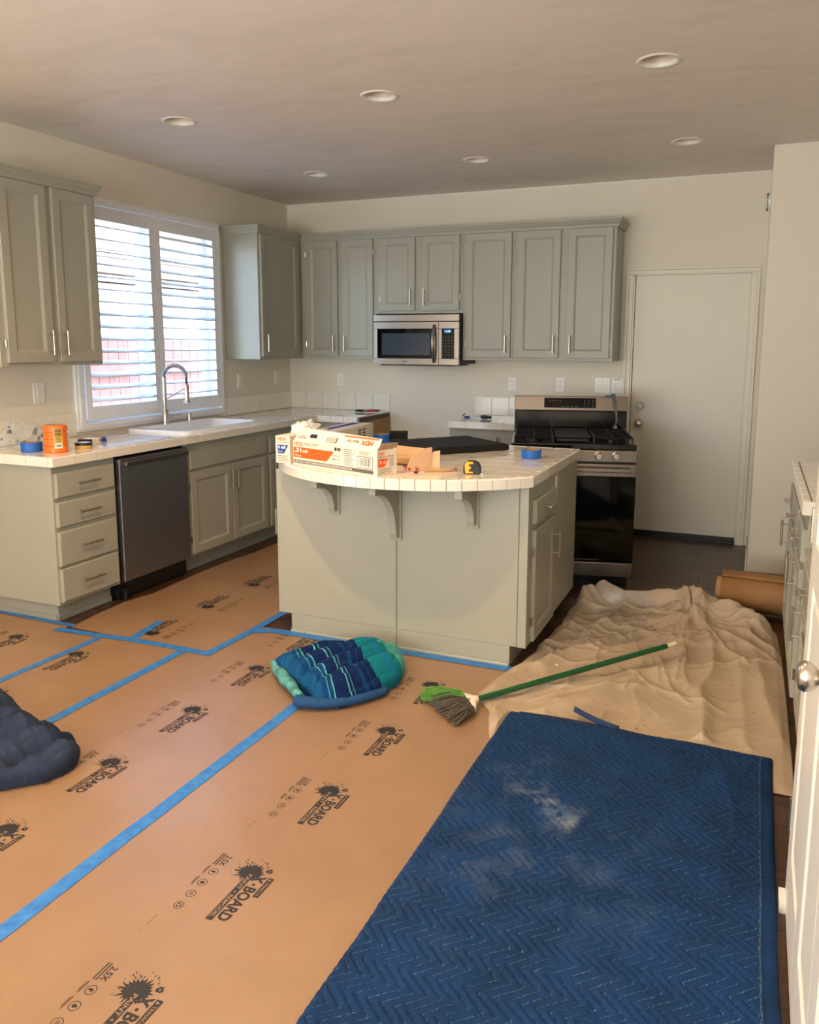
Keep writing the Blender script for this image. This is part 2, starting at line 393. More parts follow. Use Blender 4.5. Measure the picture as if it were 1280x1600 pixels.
# floor: sub-floor slab and separate planks
fl = struct(MB().box(-.12, -9.6, -.1, 4.92, .3, -.012).build('floor', 'dark_wood'), 'dark brown wood plank floor')
row = 0; y = .26
while y > -4.7:
    x = -.0 - (row*.47) % 1.2
    while x < 4.8:
        x0 = max(x, 0); x1 = min(x+1.2, 4.8)
        if x1-x0 > .02:
            w = x1-x0-.002
            o = MB().box(-w/2, -.0628, -.012, w/2, .0628, 0).build('plank', 'dark_wood', fl, bevel=.0012, seg=1); o.location = ((x0+x1)/2, y-.0635, 0)
        x += 1.2
    y -= .127; row += 1
# walls
wl_ = MB(); hy0, hy1, hz0, hz1 = -2.50, -1.085, 1.0, 2.365
wl_.box(-.12, -9.6, 0, 0, hy0, H).box(-.12, hy1, 0, 0, .12, H).box(-.12, hy0, 0, 0, hy1, hz0).box(-.12, hy0, hz1, 0, hy1, H)
struct(wl_.build('wall_left', 'wall_paint'), 'cream painted wall with the shuttered window')
dx0, dx1, dz1 = 3.05, 3.905, 2.03
wb_ = MB(); wb_.box(0, 0, 0, dx0, .12, H).box(dx1, 0, 0, XP, .12, H).box(dx0, 0, dz1, dx1, .12, H).box(dx0, .10, 0, dx1, .12, dz1)
struct(wb_.build('wall_back', 'wall_paint'), 'cream painted wall behind the stove with a flat door')
struct(MB().box(XP, YP, 0, 4.8, .12, H).build('wall_pillar', 'wall_paint', bevel=.014, seg=3), 'cream painted wall return beside the flat door')
struct(MB().box(4.8, -9.6, 0, 4.92, .12, H).build('wall_right', 'wall_paint'))
struct(MB().box(4.165, -4.22, 0, 4.8, -4.10, H).build('wall_return', 'wall_paint'))
wf = MB(); wf.box(-.12, -9.62, 0, 4.92, -9.5, H)
struct(wf.build('wall_front', 'wall_paint'))
# ceiling with round cut-outs for the recessed lights
cm = MB(); xs = sorted({-.12, 4.92} | {x+s*.2 for x, _ in LIGHTS for s in (-1, 1)}); ys = sorted({-9.6, .12} | {y+s*.2 for _, y in LIGHTS for s in (-1, 1)})
for i in range(len(xs)-1):
    for j in range(len(ys)-1):
        cx, cy = (xs[i]+xs[i+1])/2, (ys[j]+ys[j+1])/2
        if any(abs(cx-x) < .1 and abs(cy-y) < .1 for x, y in LIGHTS):
            n = 32; vs = []
            for k in range(n):
                t = 2*math.pi*k/n; c, s = math.cos(t), math.sin(t); q = .2/max(abs(c), abs(s))
                vs += [(cx+LR*c, cy+LR*s, H), (cx+q*c, cy+q*s, H)]
            cm.add(vs, [(2*k, (2*k+2) % (2*n), (2*k+3) % (2*n), 2*k+1) for k in range(n)])
        else: cm.add([(xs[i], ys[j], H), (xs[i], ys[j+1], H), (xs[i+1], ys[j+1], H), (xs[i+1], ys[j], H)], [(0, 1, 2, 3)])
struct(cm.build('ceiling', 'ceiling_paint'), 'grey primed ceiling with faint brush marks')
struct(MB().box(-.12, -9.6, H+.16, 4.92, .12, H+.2).build('ceiling_deck', 'ceiling_paint'))
t1 = MB(); t1.box(0, -.004, H-.010, XP, 0, H-.001); t1.box(XP+.004, YP-.004, H-.010, 4.8, YP, H-.001)
struct(t1.build('trim_1', 'trim_white'), 'thin bright paint line along the wall top')
# recessed lights
can = MB(); can.lathe([(LR-.002, .012), (LR-.016, .07), (LR-.024, .13), (0.0001, .13)], 32)
ring = MB(); ring.lathe([(LR-.004, .014), (LR-.004, -.001), (LR+.004, -.0045), (LR+.016, -.004), (LR+.0185, 0)], 32)
bulb = MB(); bulb.lathe([(.0001, .062), (.03, .065), (.046, .082), (.05, .105), (.03, .129)], 24)
can_me, ring_me, bulb_me, bulb_lit = can.mesh('housing', 'can_inner', True), ring.mesh('trim_ring', 'trim_white', True), bulb.mesh('bulb', 'bulb_off', True), bulb.mesh('bulb', 'bulb_on', True)
LT = {0: 'above the sink corner', 1: 'between the island and the microwave', 2: 'in front of the flat door', 3: 'nearest the window shutters', 4: 'over the island', 5: 'largest in view, over the drop cloth'}
for i, (x, y) in enumerate(LIGHTS):
    on = i >= 6
    if on: lab = ['lit recessed ceiling light beyond the view over the floor paper near the window wall', 'lit recessed ceiling light beyond the view over the middle of the floor paper', 'lit recessed ceiling light beyond the view over the moving blanket', 'lit recessed ceiling light behind the camera on the window side', 'lit recessed ceiling light behind the camera in the middle', 'lit recessed ceiling light behind the camera on the door side'][i-6]
    else: lab = 'round white recessed ceiling light, unlit, ' + LT[i]
    e = thing('recessed_light', lab, 'ceiling light', (x, y, H), 0, 'recessed ceiling lights')
    link('housing', can_me, e); link('trim_ring', ring_me, e); link('bulb', bulb_lit if on else bulb_me, e)
    if on:
        l = bpy.data.lights.new('downlight', 'SPOT'); l.energy = {7: 98}.get(i, 18); l.color = (1.0, .63, .31); l.spot_size = R(150); l.spot_blend = .6; l.shadow_soft_size = .04
        lo = bpy.data.objects.new('downlight', l); COL.objects.link(lo); lo.location = (x, y, H+.05)
# window: casing, vinyl frame, panes
wy0, wy1, wz0, wz1 = -2.563, -1.031, .94, 2.421
w1 = pivot('window_1', (0, 0, 0)); struct(w1, 'white framed kitchen window'); 
cs = MB()
def frame_boxes(mb, y0, y1, z0, z1, w, x0, x1):
    mb.box(x0, y0, z0, x1, y0+w, z1).box(x0, y1-w, z0, x1, y1, z1).box(x0, y0+w, z0, x1, y1-w, z0+w).box(x0, y0+w, z1-w, x1, y1-w, z1)
frame_boxes(cs, wy0, wy1, wz0, wz1, .05, .0, .022); frame_boxes(cs, wy0+.018, wy1-.018, wz0+.018, wz1-.018, .034, .022, .032)
cs.build('casing', 'shutter_white', w1, bevel=.003)
jm = MB(); jm.box(-.12, hy0, hz0, 0, hy0+.004, hz1).box(-.12, hy1-.004, hz0, 0, hy1, hz1).box(-.12, hy0, hz0, 0, hy1, hz0+.004).box(-.12, hy0, hz1-.004, 0, hy1, hz1)
jm.build('jamb', 'shutter_white', w1)
vf = MB(); frame_boxes(vf, hy0+.004, hy1-.004, hz0+.004, hz1-.004, .045, -.115, -.075); vf.box(-.115, -1.835, hz0+.05, -.07, -1.75, hz1-.05)
vf.build('sash_frame', 'vinyl_white', w1, bevel=.003)
for a, b in ((hy0+.05, -1.835), (-1.75, hy1-.05)): MB().box(-.098, a, hz0+.05, -.094, b, hz1-.05).build('pane', 'window_glass', w1)
# plantation shutters
louver = MB(); prof = []
for k in range(10):
    t = 2*math.pi*k/10; prof.append((.036*math.cos(t), .0052*math.sin(t)))
louver.loft([[(x, -.5, z) for x, z in prof], [(x, .5, z) for x, z in prof]], True, True)
def shutter(label, y0, y1, tilts):
    z0, z1 = 1.005, 2.362; st, tr, br = .052, .082, .092
    s = thing('window_shutter', label, 'shutter', (.006, (y0+y1)/2, z0), 0, 'plantation shutters')
    w = y1-y0; h = z1-z0
    for a, b in ((-w/2, -w/2+st), (w/2-st, w/2)): MB().box(0, a, 0, .028, b, h).build('stile', 'shutter_white', s, bevel=.003)
    MB().box(.001, -w/2+st, 0, .027, w/2-st, br).build('bottom_rail', 'shutter_white', s, bevel=.003)
    MB().box(.001, -w/2+st, h-tr, .027, w/2-st, h).build('top_rail', 'shutter_white', s, bevel=.003)
    n = 15; p = (h-br-tr)/n; lw = w-2*st-.004
    key = round(lw, 4)
    me = MB().add([(x, yy*lw, z) for x, yy, z in louver.v], louver.f).mesh('louver', 'shutter_white', True)
    for k in range(n):
        o = link('louver', me, s); o.location = (.014, 0, br+p*(k+.5)); o.rotation_euler = (0, R(tilts(k)), 0)
    for zz in (.47, .80):
        MB().box(.028, w/2*(-1 if 'flat' not in label else 1)+(.012 if 'flat' not in label else -.022), zz, .034, w/2*(-1 if 'flat' not in label else 1)+(.022 if 'flat' not in label else -.012), zz+.05).build('catch', 'vinyl_white', s)
    return s
shutter('white louvered shutter beside the grey cupboard, upper slats flat and lower slats tilted', -2.495, -1.792, lambda k: 22 if k < 8 else 8)
shutter('white louvered shutter behind the spring faucet, upper slats tilted most', -1.788, -1.09, lambda k: 9 if k < 7 else 26)
# view outside
struct(MB().box(-14, -14, -.35, -.12, 10, -.15).build('ground', 'ground_concrete'))
nb = thing('neighbour_house', 'sunlit pale stucco house with tiled roof beyond the window', 'building', (-4.2, 0, -.15))
MB().box(-3, -6, 0, 0, 9, 2.55).build('wall', 'stucco', nb)
MB().box(0, -6, 2.28, .42, 9, 2.40).build('eave_board', 'stucco', nb)
rf = MB()
for k in range(10):
    a = k*.33; rf.box(.5-a-.36, -6, 2.42+k*.15, .5-a, 9, 2.50+k*.15)
rf.build('roof', 'roof_tile', nb)
wo_ = MB(); wo_.tube([(.06, 1.2, 2.2), (.06, 1.25, 1.9), (.06, 1.6, 1.75), (.06, 1.65, 1.2)], .035, 8); wo_.tube([(.06, 1.0, 2.1), (.06, 1.5, 2.0), (.06, 2.0, 2.2)], .02, 8); wo_.build('conduit', 'trim_white', nb)
fe = thing('garden_fence', 'reddish board fence outside beyond the lower shutter slats', 'fence', (-2.6, 0, -.15))
for k in range(62):
    MB().box(0, -3.2+k*.152, 0, .02, -3.2+k*.152+.144, 1.68).build('board', 'fence_red', fe)
MB().box(.02, -3.2, .4, .06, 6.2, .5).build('rail', 'fence_red', fe); MB().box(.02, -3.2, 1.3, .06, 6.2, 1.4).build('rail', 'fence_red', fe)
# flat door in the back wall
d1 = pivot('door_1'); struct(d1, 'cream flat slab door with two round locks')
MB().box(3.072, .035, .018, 3.888, .075, 2.018).build('slab', 'door_white', d1, bevel=.002)
j = MB(); j.box(dx0, .0, 0, dx0+.02, .10, dz1).box(dx1-.016, .0, 0, dx1, .10, dz1).box(dx0, 0, dz1-.012, dx1, .10, dz1).box(dx0+.02, .076, 0, dx0+.034, .1, dz1).box(dx1-.03, .076, 0, dx1-.016, .1, dz1)
j.build('jamb', 'door_white', d1)
c = MB(); zc = dz1-.006
c.box(dx0-.042, -.022, 0, dx0-.022, 0, zc).box(dx0-.022, -.013, 0, dx0+.010, 0, zc).box(dx1-.008, -.013, 0, dx1+.026, 0, zc).box(dx1+.026, -.022, 0, dx1+.046, 0, zc)
c.box(dx0-.042, -.013, zc+.0005, dx1+.046, 0, dz1+.025).box(dx0-.042, -.022, dz1+.0255, dx1+.046, 0, dz1+.045)
c.build('casing', 'door_white', d1, bevel=.0025)
MB().box(dx0+.02, .02, 0, dx1-.016, .10, .016).build('threshold', 'black_plastic', d1)
MB().box(3.075, .024, .018, 3.885, .035, .045).build('door_sweep', 'black_plastic', d1)
for z in (1.76, 1.0, .235):
    hb = MB(); hb.cyl((3.889, .026, z-.05), (3.889, .026, z+.05), .0075, 10); hb.box(3.878, .030, z-.045, 3.90, .036, z+.045)
    hb.build('hinge', 'door_white', d1)
def lock(z, knob):
    m = MB(); T = Matrix.Translation((3.137, .035, z)) @ Matrix.Rotation(R(90), 4, 'X')
    m.lathe([(.034, 0), (.034, .006), (.030, .010), (.0001, .010)] if knob else [(.033, 0), (.033, .012), (.028, .022), (.0001, .022)], 24, T)
    if knob: m.lathe([(.011, .008), (.011, .03), (.02, .036), (.0275, .05), (.0275, .06), (.021, .069), (.0001, .071)], 24, T)
    o = m.build('door_knob' if knob else 'deadbolt', 'nickel', d1, smooth=True); auto_smooth(o)
lock(1.03, False); lock(.895, True)
bb = MB(); bb.box(XP-.011, YP, 0, XP, 0, .085)
struct(bb.build('baseboard_pillar', 'trim_white', bevel=.003))
# open white panel door next to the camera
d2 = pivot('door_2', (4.128, -4.17, 0), 0); struct(d2, 'open white panelled door with nickel knob')
pd = MB(); ww, hh, th = .87, 2.03, .036
pd.box(.008, -ww, .008, th-.008, 0, hh)
pz = [(.20, .92), (1.03, 1.86)]; py_ = [(-.755, -.49), (-.38, -.115)]
for a, b in ((-.115, 0), (-.49, -.38), (-ww, -.755)): pd.box(0, a, .008, th, b, hh)
for a, b in ((.008, .20), (.92, 1.03), (1.86, hh)):
    for u, v in py_: pd.box(0, u, a, th, v, b)
pd.build('slab', 'panel_door_white', d2, bevel=.004, seg=3)
for u, v in py_:
    for a, b in pz: MB().box(.003, u+.025, a+.025, th-.003, v-.025, b-.025).build('panel', 'panel_door_white', d2, bevel=.006, seg=2)
kn = MB(); T = Matrix.Translation((0, -.785, .95)) @ Matrix.Rotation(R(-90), 4, 'Y')
kn.lathe([(.032, 0), (.032, .005), (.028, .009), (.012, .011), (.0115, .028), (.018, .033), (.0255, .043), (.0265, .052), (.022, .060), (.012, .064), (.0001, .065)], 32, T)
auto_smooth(kn.build('door_knob', 'nickel', d2, smooth=True), 50)
for z in (.25, 1.05, 1.8):
    m = MB(); m.cyl((.0, .006, z-.045), (.0, .006, z+.045), .007, 10); m.build('hinge', 'nickel', d2)
struct(MB().box(4.135, -4.22, 0, 4.165, -4.175, 2.1).build('trim_2', 'panel_door_white'))
bb2 = MB(); bb2.box(4.112, -4.235, 0, 4.165, -4.165, .03); struct(bb2.build('baseboard_return', 'trim_white'))

# ================================================================== cabinets
def handle(parent, x, z, y=-.02, length=.135, vert=True, mname='nickel'):
    m = MB(); yb = y-.030; h = length/2; p = h-.02
    if vert:
        m.cyl((x, yb, z-h), (x, yb, z+h), .0058, 10)
        for s in (-p, p): m.cyl((x, yb, z+s), (x, y, z+s), .0042, 8)
    else:
        m.cyl((x-h, yb, z), (x+h, yb, z), .0058, 10)
        for s in (-p, p): m.cyl((x+s, yb, z), (x+s, y, z), .0042, 8)
    return auto_smooth(m.build('handle', mname, parent))
def hinge(parent, x, z, y=-.012):
    m = MB(); m.cyl((x, y, z-.021), (x, y, z+.021), .0048, 8); m.box(x-.006, y+.003, z-.016, x+.006, y+.012, z+.016)
    return m.build('hinge', 'nickel', parent)
def panel_door(cab, x0, x1, z0, z1, hx=None, hz=None, hinge_side=None, fw=.058):
    t = .02; m = MB(); i0, i1, k0, k1 = x0+fw, x1-fw, z0+fw, z1-fw; b = .010; dp = .009
    def ring(e, y): return [(x0+e, y, z0+e), (x1-e, y, z0+e), (x1-e, y, z1-e), (x0+e, y, z1-e)]
    m.loft([ring(0, 0), ring(0, -t+.003), ring(.003, -t), ring(fw-.006, -t), ring(fw, -t+.003), ring(fw+b, -t+dp)])
    d = m.build('door', 'cabinet_paint', cab)
    p = MB(); e = fw+b-.001
    p.add([(x0+e, -t+dp, z0+e), (x1-e, -t+dp, z0+e), (x1-e, -t+dp, z1-e), (x0+e, -t+dp, z1-e)], [(0, 1, 2, 3)])
    p.box(x0+e+.001, -t+dp+.0004, z0+e+.001, x1-e-.001, -.002, z1-e-.001)
    p.build('panel', 'cabinet_paint', d)
    if hx is not None: handle(d, hx, hz, -t)
    if hinge_side:
        xx = x0-.004 if hinge_side == 'L' else x1+.004
        for z in (z0+.10, z1-.10): hinge(d, xx, z)
    return d
def slab_front(cab, x0, x1, z0, z1, hx=None, name='drawer', hl=.14):
    t = .02; m = MB()
    def ring(e, y): return [(x0+e, y, z0+e), (x1-e, y, z0+e), (x1-e, y, z1-e), (x0+e, y, z1-e)]
    m.loft([ring(0, 0), ring(0, -t+.006), ring(.006, -t)], False, True)
    d = m.build(name, 'cabinet_paint', cab)
    if hx is not None: handle(d, hx, (z0+z1)/2, -t, hl, False)
    return d
def body(cab, x0, x1, y0, y1, z0, z1, mats='cabinet_paint'):
    return MB().box(x0, y0, z0, x1, y1, z1).build('body', mats, cab, bevel=.002, seg=1)
UZ0, UZ1 = 1.375, 2.372
def upper(label, loc, rz, w, doors, z0=UZ0, depth=.328):
    c = thing('wall_cabinet', label, 'cabinet', loc, rz, 'grey wall cabinets')
    body(c, 0, w, 0, depth, z0, UZ1)
    for (a, b, hx, hs) in doors: panel_door(c, a, b, z0+.022, 2.342, hx, z0+.022+.105, hs)
    return c
# back wall units: local x runs with world X, face at Y = -0.33
upper('double-door grey wall cabinet between the corner and the microwave', (.33, -.33, 0), 0, .712, [(.055, .358, .325, 'L'), (.40, .688, .43, 'R')])
upper('short double-door grey wall cabinet above the microwave', (1.042, -.33, 0), 0, .758, [(.04, .35, .318, 'L'), (.405, .73, .437, 'R')], z0=1.742)
upper('single-door grey wall cabinet next to the microwave on the door side', (1.80, -.33, 0), 0, .415, [(.025, .393, .358, 'L')])
upper('double-door grey wall cabinet at the end over the stove', (2.215, -.33, 0), 0, .759, [(.025, .355, .32, 'L'), (.411, .735, .445, 'R')])
# window wall units: local x runs with world Y, face at X = 0.33
upper('grey corner wall cabinet with one door beside the window', (.33, -.975, 0), R(90), .642, [(.02, .572, .052, 'R')])
upper('grey double-door wall cabinet hanging near the window, cut by the view edge', (.33, -3.352, 0), R(90), .71, [(.035, .337, .307, 'L'), (.378, .682, .408, 'R')])
def crown(label, path):     # mitred crown along a face path; path points are face corners (x, y)
    m = MB(); prof = [(.0, 2.345), (.010, 2.345), (.014, 2.362), (.024, 2.378), (.030, 2.392), (.034, 2.394), (.034, 2.408), (0, 2.408)]
    n = len(path); rings = []
    for i, p in enumerate(path):
        p = Vector(p); d = []
        if i > 0: e = (p-Vector(path[i-1])).normalized(); d.append(Vector((e.y, -e.x)))
        if i < n-1: e = (Vector(path[i+1])-p).normalized(); d.append(Vector((e.y, -e.x)))
        b = d[0] if len(d) == 1 else (d[0]+d[1])/(1+d[0].dot(d[1]))
        rings.append([(p.x+b.x*o, p.y+b.y*o, z) for o, z in prof])
    m.loft(rings, True, True)
    return tag(m.build('crown_molding', 'cabinet_paint'), label, 'molding')
crown('grey crown molding running over the corner and stove-side wall cabinets', [(.0, -.977), (.332, -.977), (.332, -.332), (2.976, -.332), (2.976, 0)])
crown('grey crown molding on the wall cabinet near the window', [(.0, -3.354), (.332, -3.354), (.332, -2.640), (.0, -2.640)])
# base units
BZ = .864
def base(label, loc, rz, w, depth=.60, kick=.078, x0=0, hollow=False):
    c = thing('base_cabinet', label, 'cabinet', loc, rz, 'grey base cabinets')
    if hollow: m = MB().box(0, 0, .112, w, .02, BZ).box(0, .02, .112, .018, depth, BZ).box(w-.018, .02, .112, w, depth, BZ).box(.018, .02, .112, w-.018, depth, .13); m.build('body', 'cabinet_paint', c)
    else: body(c, 0, w, 0, depth, .112, BZ)
    k = MB(); k.box(x0, kick, 0, w, depth-.01, .112); k.box(x0-(.008 if x0 else 0), kick-.008, 0, w, kick, .032); k.build('toe_kick', 'cabinet_paint', c, bevel=.002, seg=1)
    return c
b = base('grey four-drawer base cabinet at the open end of the sink counter', (.612, -3.34, 0), R(90), .445, x0=.058)
kk = MB(); kk.box(.050, .086, 0, .058, .59, .032); kk.build('end_base', 'cabinet_paint', b, bevel=.002, seg=1)
for z0, z1 in ((.694, .827), (.537, .671), (.326, .513), (.130, .313)): slab_front(b, .012, .425, z0, z1, .215)
b = base('grey double-door base cabinet under the sink', (.612, -2.272, 0), R(90), .922, hollow=True)
slab_front(b, .024, .905, .690, .810, name='false_front')
panel_door(b, .024, .462, .13, .674, .434, .572, 'L', .06); panel_door(b, .470, .905, .13, .674, .500, .572, 'R', .06)
b = base('grey corner base cabinet behind the boxes', (.612, -1.348, 0), R(90), .735)
slab_front(b, .022, .60, .690, .808, None); panel_door(b, .022, .60, .13, .674, .05, .572, 'R', .06)
b = base('short grey base cabinet with bare wood side facing the empty stove bay', (.62, -.61, 0), 0, .392)
MB().box(.392, .004, .03, .399, .596, BZ).build('side_panel', 'raw_wood', b)
slab_front(b, .05, .375, .690, .808, .21); panel_door(b, .05, .375, .13, .674, .34, .572, 'L', .06)
b = base('grey base cabinet behind the pulled-out stove', (1.80, -.61, 0), 0, 1.17)
for a in (.03, .415, .80): slab_front(b, a, a+.36, .690, .808, a+.18); panel_door(b, a, a+.36, .13, .674, a+.035, .572, 'R', .06)

# ------------------------------------------------------------------ counters
def sub_rect(r, h):
    x0, y0, x1, y1 = r; a0, b0, a1, b1 = h
    if a0 >= x1 or a1 <= x0 or b0 >= y1 or b1 <= y0: return [r]
    out = []
    if a0 > x0: out.append((x0, y0, a0, y1))
    if a1 < x1: out.append((a1, y0, x1, y1))
    xa, xb = max(x0, a0), min(x1, a1)
    if b0 > y0: out.append((xa, y0, xb, b0))
    if b1 < y1: out.append((xa, b1, xb, y1))
    return out
G = .0028; CT = .914
def field(ct, x0, y0, x1, y1, nx, ny, hole=None):
    px, py = (x1-x0)/nx, (y1-y0)/ny
    for i in range(nx):
        for j in range(ny):
            for a0, b0, a1, b1 in (sub_rect((x0+i*px, y0+j*py, x0+(i+1)*px, y0+(j+1)*py), hole) if hole else [(x0+i*px, y0+j*py, x0+(i+1)*px, y0+(j+1)*py)]):
                if a1-a0 > .012 and b1-b0 > .012: rect_tile(a1-a0-G, b1-b0-G, .010, ct, ((a0+a1)/2, (b0+b1)/2, CT-.010))
def edge_run(ct, p0, p1, n, w=.036):         # cap tiles between two points; w to the left of the direction is inward
    p0, p1 = Vector(p0), Vector(p1); d = (p1-p0)/n; L = d.length; ang = math.atan2(d.y, d.x); nrm = Vector((-d.y, d.x)).normalized()
    for k in range(n):
        c = p0+d*(k+.5)+nrm*(w/2); rect_tile(L-.0026, w-.002, .050, ct, (c.x, c.y, CT-.0485), (0, 0, ang), 'edge_tile', .006)
SK = (.085, -2.18, .545, -1.32)
ct = thing('countertop', 'white tiled countertop with the sink, running under the window into the corner', 'countertop')
s = MB()
s.box(.0, -3.345, BZ, .635, SK[1], CT-.009); s.box(0, SK[3], BZ, .635, 0, CT-.009); s.box(0, SK[1], BZ, SK[0], SK[3], CT-.009); s.box(SK[2], SK[1], BZ, .635, SK[3], CT-.009); s.box(.635, -.632, BZ, 1.008, 0, CT-.009)
s.build('substrate', 'grout', ct)
field(ct, .011, -3.32, .611, -.0, 4, 22, SK); field(ct, .611, -.611, 1.012, -.0, 3, 4)
edge_run(ct, (.647, -3.357), (.647, -.647), 18); edge_run(ct, (.647, -.647), (1.016, -.647), 3); edge_run(ct, (0.0, -3.357), (.611, -3.357), 4)
ct2 = thing('countertop', 'short white tiled countertop behind the pulled-out stove', 'countertop')
s = MB(); s.box(1.806, -.632, BZ, 2.985, 0, CT-.009); s.build('substrate', 'grout', ct2)
field(ct2, 1.834, -.611, 2.985, 0, 8, 4); edge_run(ct2, (1.798, -.647), (2.985, -.647), 8); edge_run(ct2, (1.798, 0), (1.798, -.611), 4)
# tiled splash strip
def splash(label, p0, p1, n, nrm, h=.148):
    t = thing('tile_backsplash', label, 'backsplash'); p0, p1 = Vector(p0), Vector(p1); d = (p1-p0)/n; L = d.length
    ang = math.atan2(d.y, d.x)
    for k in range(n):
        c = p0+d*(k+.5); rect_tile(L-.002, h, .009, t, (c.x, c.y, CT+.002+h/2), (R(90), 0, ang), 'tile', .0015)
    return t
# tile local z must point into the room: run direction chosen so that (R90, ang) maps z -> room side
splash('row of white splash tiles on the wall between the corner and the stove bay', (.0, 0), (1.014, 0), 6, None)
splash('row of white splash tiles behind the pulled-out stove', (1.797, 0), (2.985, 0), 8, None)
splash('row of white splash tiles between the window and the corner', (0, -1.03), (0, -.01), 6, None)
splash('row of white splash tiles beside the orange tape rolls near the window', (0, -3.345), (0, -2.565), 5, None)
# ================================================================== island
IX0, IX1, IY0, IY1 = 1.711, 3.051, -2.919, -1.887
isl = thing('kitchen_island', 'grey kitchen island with plain curved-overhang front and three corbels', 'island', ((IX0+IX1)/2, IY0, 0))
ox, oy = (IX0+IX1)/2, IY0
def L(x, y, z): return (x-ox, y-oy, z)
def lbox(m, x0, y0, z0, x1, y1, z1, mi=0): return m.box(x0-ox, y0-oy, z0, x1-ox, y1-oy, z1, mi)
lbox(MB(), IX0, IY0+.008, .10, IX1, IY1, BZ).build('body', 'cabinet_paint', isl)
lbox(MB(), IX0, IY0, .10, 2.391, IY0+.008, BZ).build('front_panel', 'cabinet_paint', isl, bevel=.002, seg=1)
lbox(MB(), 2.395, IY0, .10, 3.008, IY0+.008, BZ).build('front_panel', 'cabinet_paint', isl, bevel=.002, seg=1)
lbox(MB(), 3.011, IY0-.003, .10, IX1+.002, IY0+.03, BZ).build('corner_post', 'cabinet_paint', isl, bevel=.002, seg=1)
k = MB(); lbox(k, 1.788, IY0, 0, 2.391, IY1+.02, .1005); lbox(k, 2.395, IY0, 0, 2.975, IY1+.02, .1005)
k.build('toe_kick', 'cabinet_paint', isl)
k = MB(); lbox(k, 1.785, IY0-.012, 0, 2.975, IY0, .018); k.build('base_bead', 'cabinet_paint', isl, bevel=.006, seg=3)
side = pivot('side_front', (IX1-ox, 0, 0), R(90)); side.parent = isl
_o = MB().box(.43, -.004, .105, 1.03, 0, BZ).build('side_panel', 'cabinet_paint', isl); _o.location = (IX1-ox, 0, 0); _o.rotation_euler = (0, 0, R(90))
def on_side(o): o.location = (IX1-ox, 0, 0); o.rotation_euler = (0, 0, R(90)); return o
on_side(slab_front(isl, .075, .475, .680, .792, .27, hl=.10)); on_side(panel_door(isl, .075, .475, .110, .648, .44, .505, 'L', .06))
bpy.data.objects.remove(side)
ol = MB().box(.50, -.008, .74, .535, -.004, .84).build('outlet_plate', 'outlet_white', isl); on_side(ol)
dl = panel_door(isl, -.44, -.035, .12, .66, -.07, .57, None, .06); dl.location = (IX0-ox, 0, 0); dl.rotation_euler = (0, 0, R(-90))
def corbel(x, zb, dep, w=.036):
    m = MB(); T = Matrix(((0, 0, 1, 0), (1, 0, 0, 0), (0, 1, 0, 0), (0, 0, 0, 1)))    # profile (y, z) swept along x
    top = BZ; n = 14; pr = [(0, zb+.008), (-.034, zb+.008)]
    for i in range(n+1):
        t = i/n*math.pi/2; yy = -.044-(dep-.044-.018)*(1-math.cos(t)); zz = zb+.03+(top-.045-zb-.03)*math.sin(t); pr.append((yy, zz))
    pr += [(-dep, top-.040), (-dep, top), (0, top)]
    pr = [(a, b) for a, b in pr]; pr.reverse()
    m.prism(pr, -w/2, w/2, 0, T)
    m.box(-w/2-.012, -.010, zb-.008, w/2+.012, 0, top)
    o = m.build('corbel', 'cabinet_paint', isl, bevel=.0015, seg=1); o.location = (x-ox, 0, 0)
corbel(2.055, .668, .21); corbel(2.393, .565, .27); corbel(2.787, .662, .21)
# island top
it = thing('countertop', 'white tiled island top with a bowed front edge', 'countertop')
AC = Vector((2.40, -2.384)); AR = .856; TX0, TX1, TY1 = 1.70, 3.07, -1.872
def arc_y(x, r=AR): return AC.y-math.sqrt(max(0, r*r-(x-AC.x)**2))
def outline(ins):
    x0, x1, y1, r = TX0+ins, TX1-ins, TY1-ins, AR-ins
    a0 = math.acos((x0-AC.x)/r); a1 = math.acos((x1-AC.x)/r); n = 26
    return [(AC.x+r*math.cos(-(a0+(a1-a0)*k/n)), AC.y+r*math.sin(-(a0+(a1-a0)*k/n))) for k in range(n+1)]+[(x1, y1), (x0, y1)]
sub = MB(); sub.prism(outline(.010), BZ, CT-.009); sub.build('substrate', 'grout', it)
inner = outline(.037)
def clip_convex(poly, cv):
    for i in range(len(cv)):
        a = Vector(cv[i]); b = Vector(cv[(i+1) % len(cv)]); e = b-a
        side_ = lambda p: e.x*(p[1]-a.y)-e.y*(p[0]-a.x)
        def cut(p, q):
            s0, s1 = side_(p), side_(q); t = s0/(s0-s1); return (p[0]+(q[0]-p[0])*t, p[1]+(q[1]-p[1])*t)
        poly = clip(poly, lambda p: side_(p) >= -1e-9, cut)
        if len(poly) < 3: return []
    out = []
    for p in poly:
        if not out or (Vector(p)-Vector(out[-1])).length > .003: out.append(p)
    if len(out) > 2 and (Vector(out[0])-Vector(out[-1])).length < .003: out.pop()
    return out
def parea(p): return .5*abs(sum(p[i-1][0]*p[i][1]-p[i][0]*p[i-1][1] for i in range(len(p))))
tw = .150
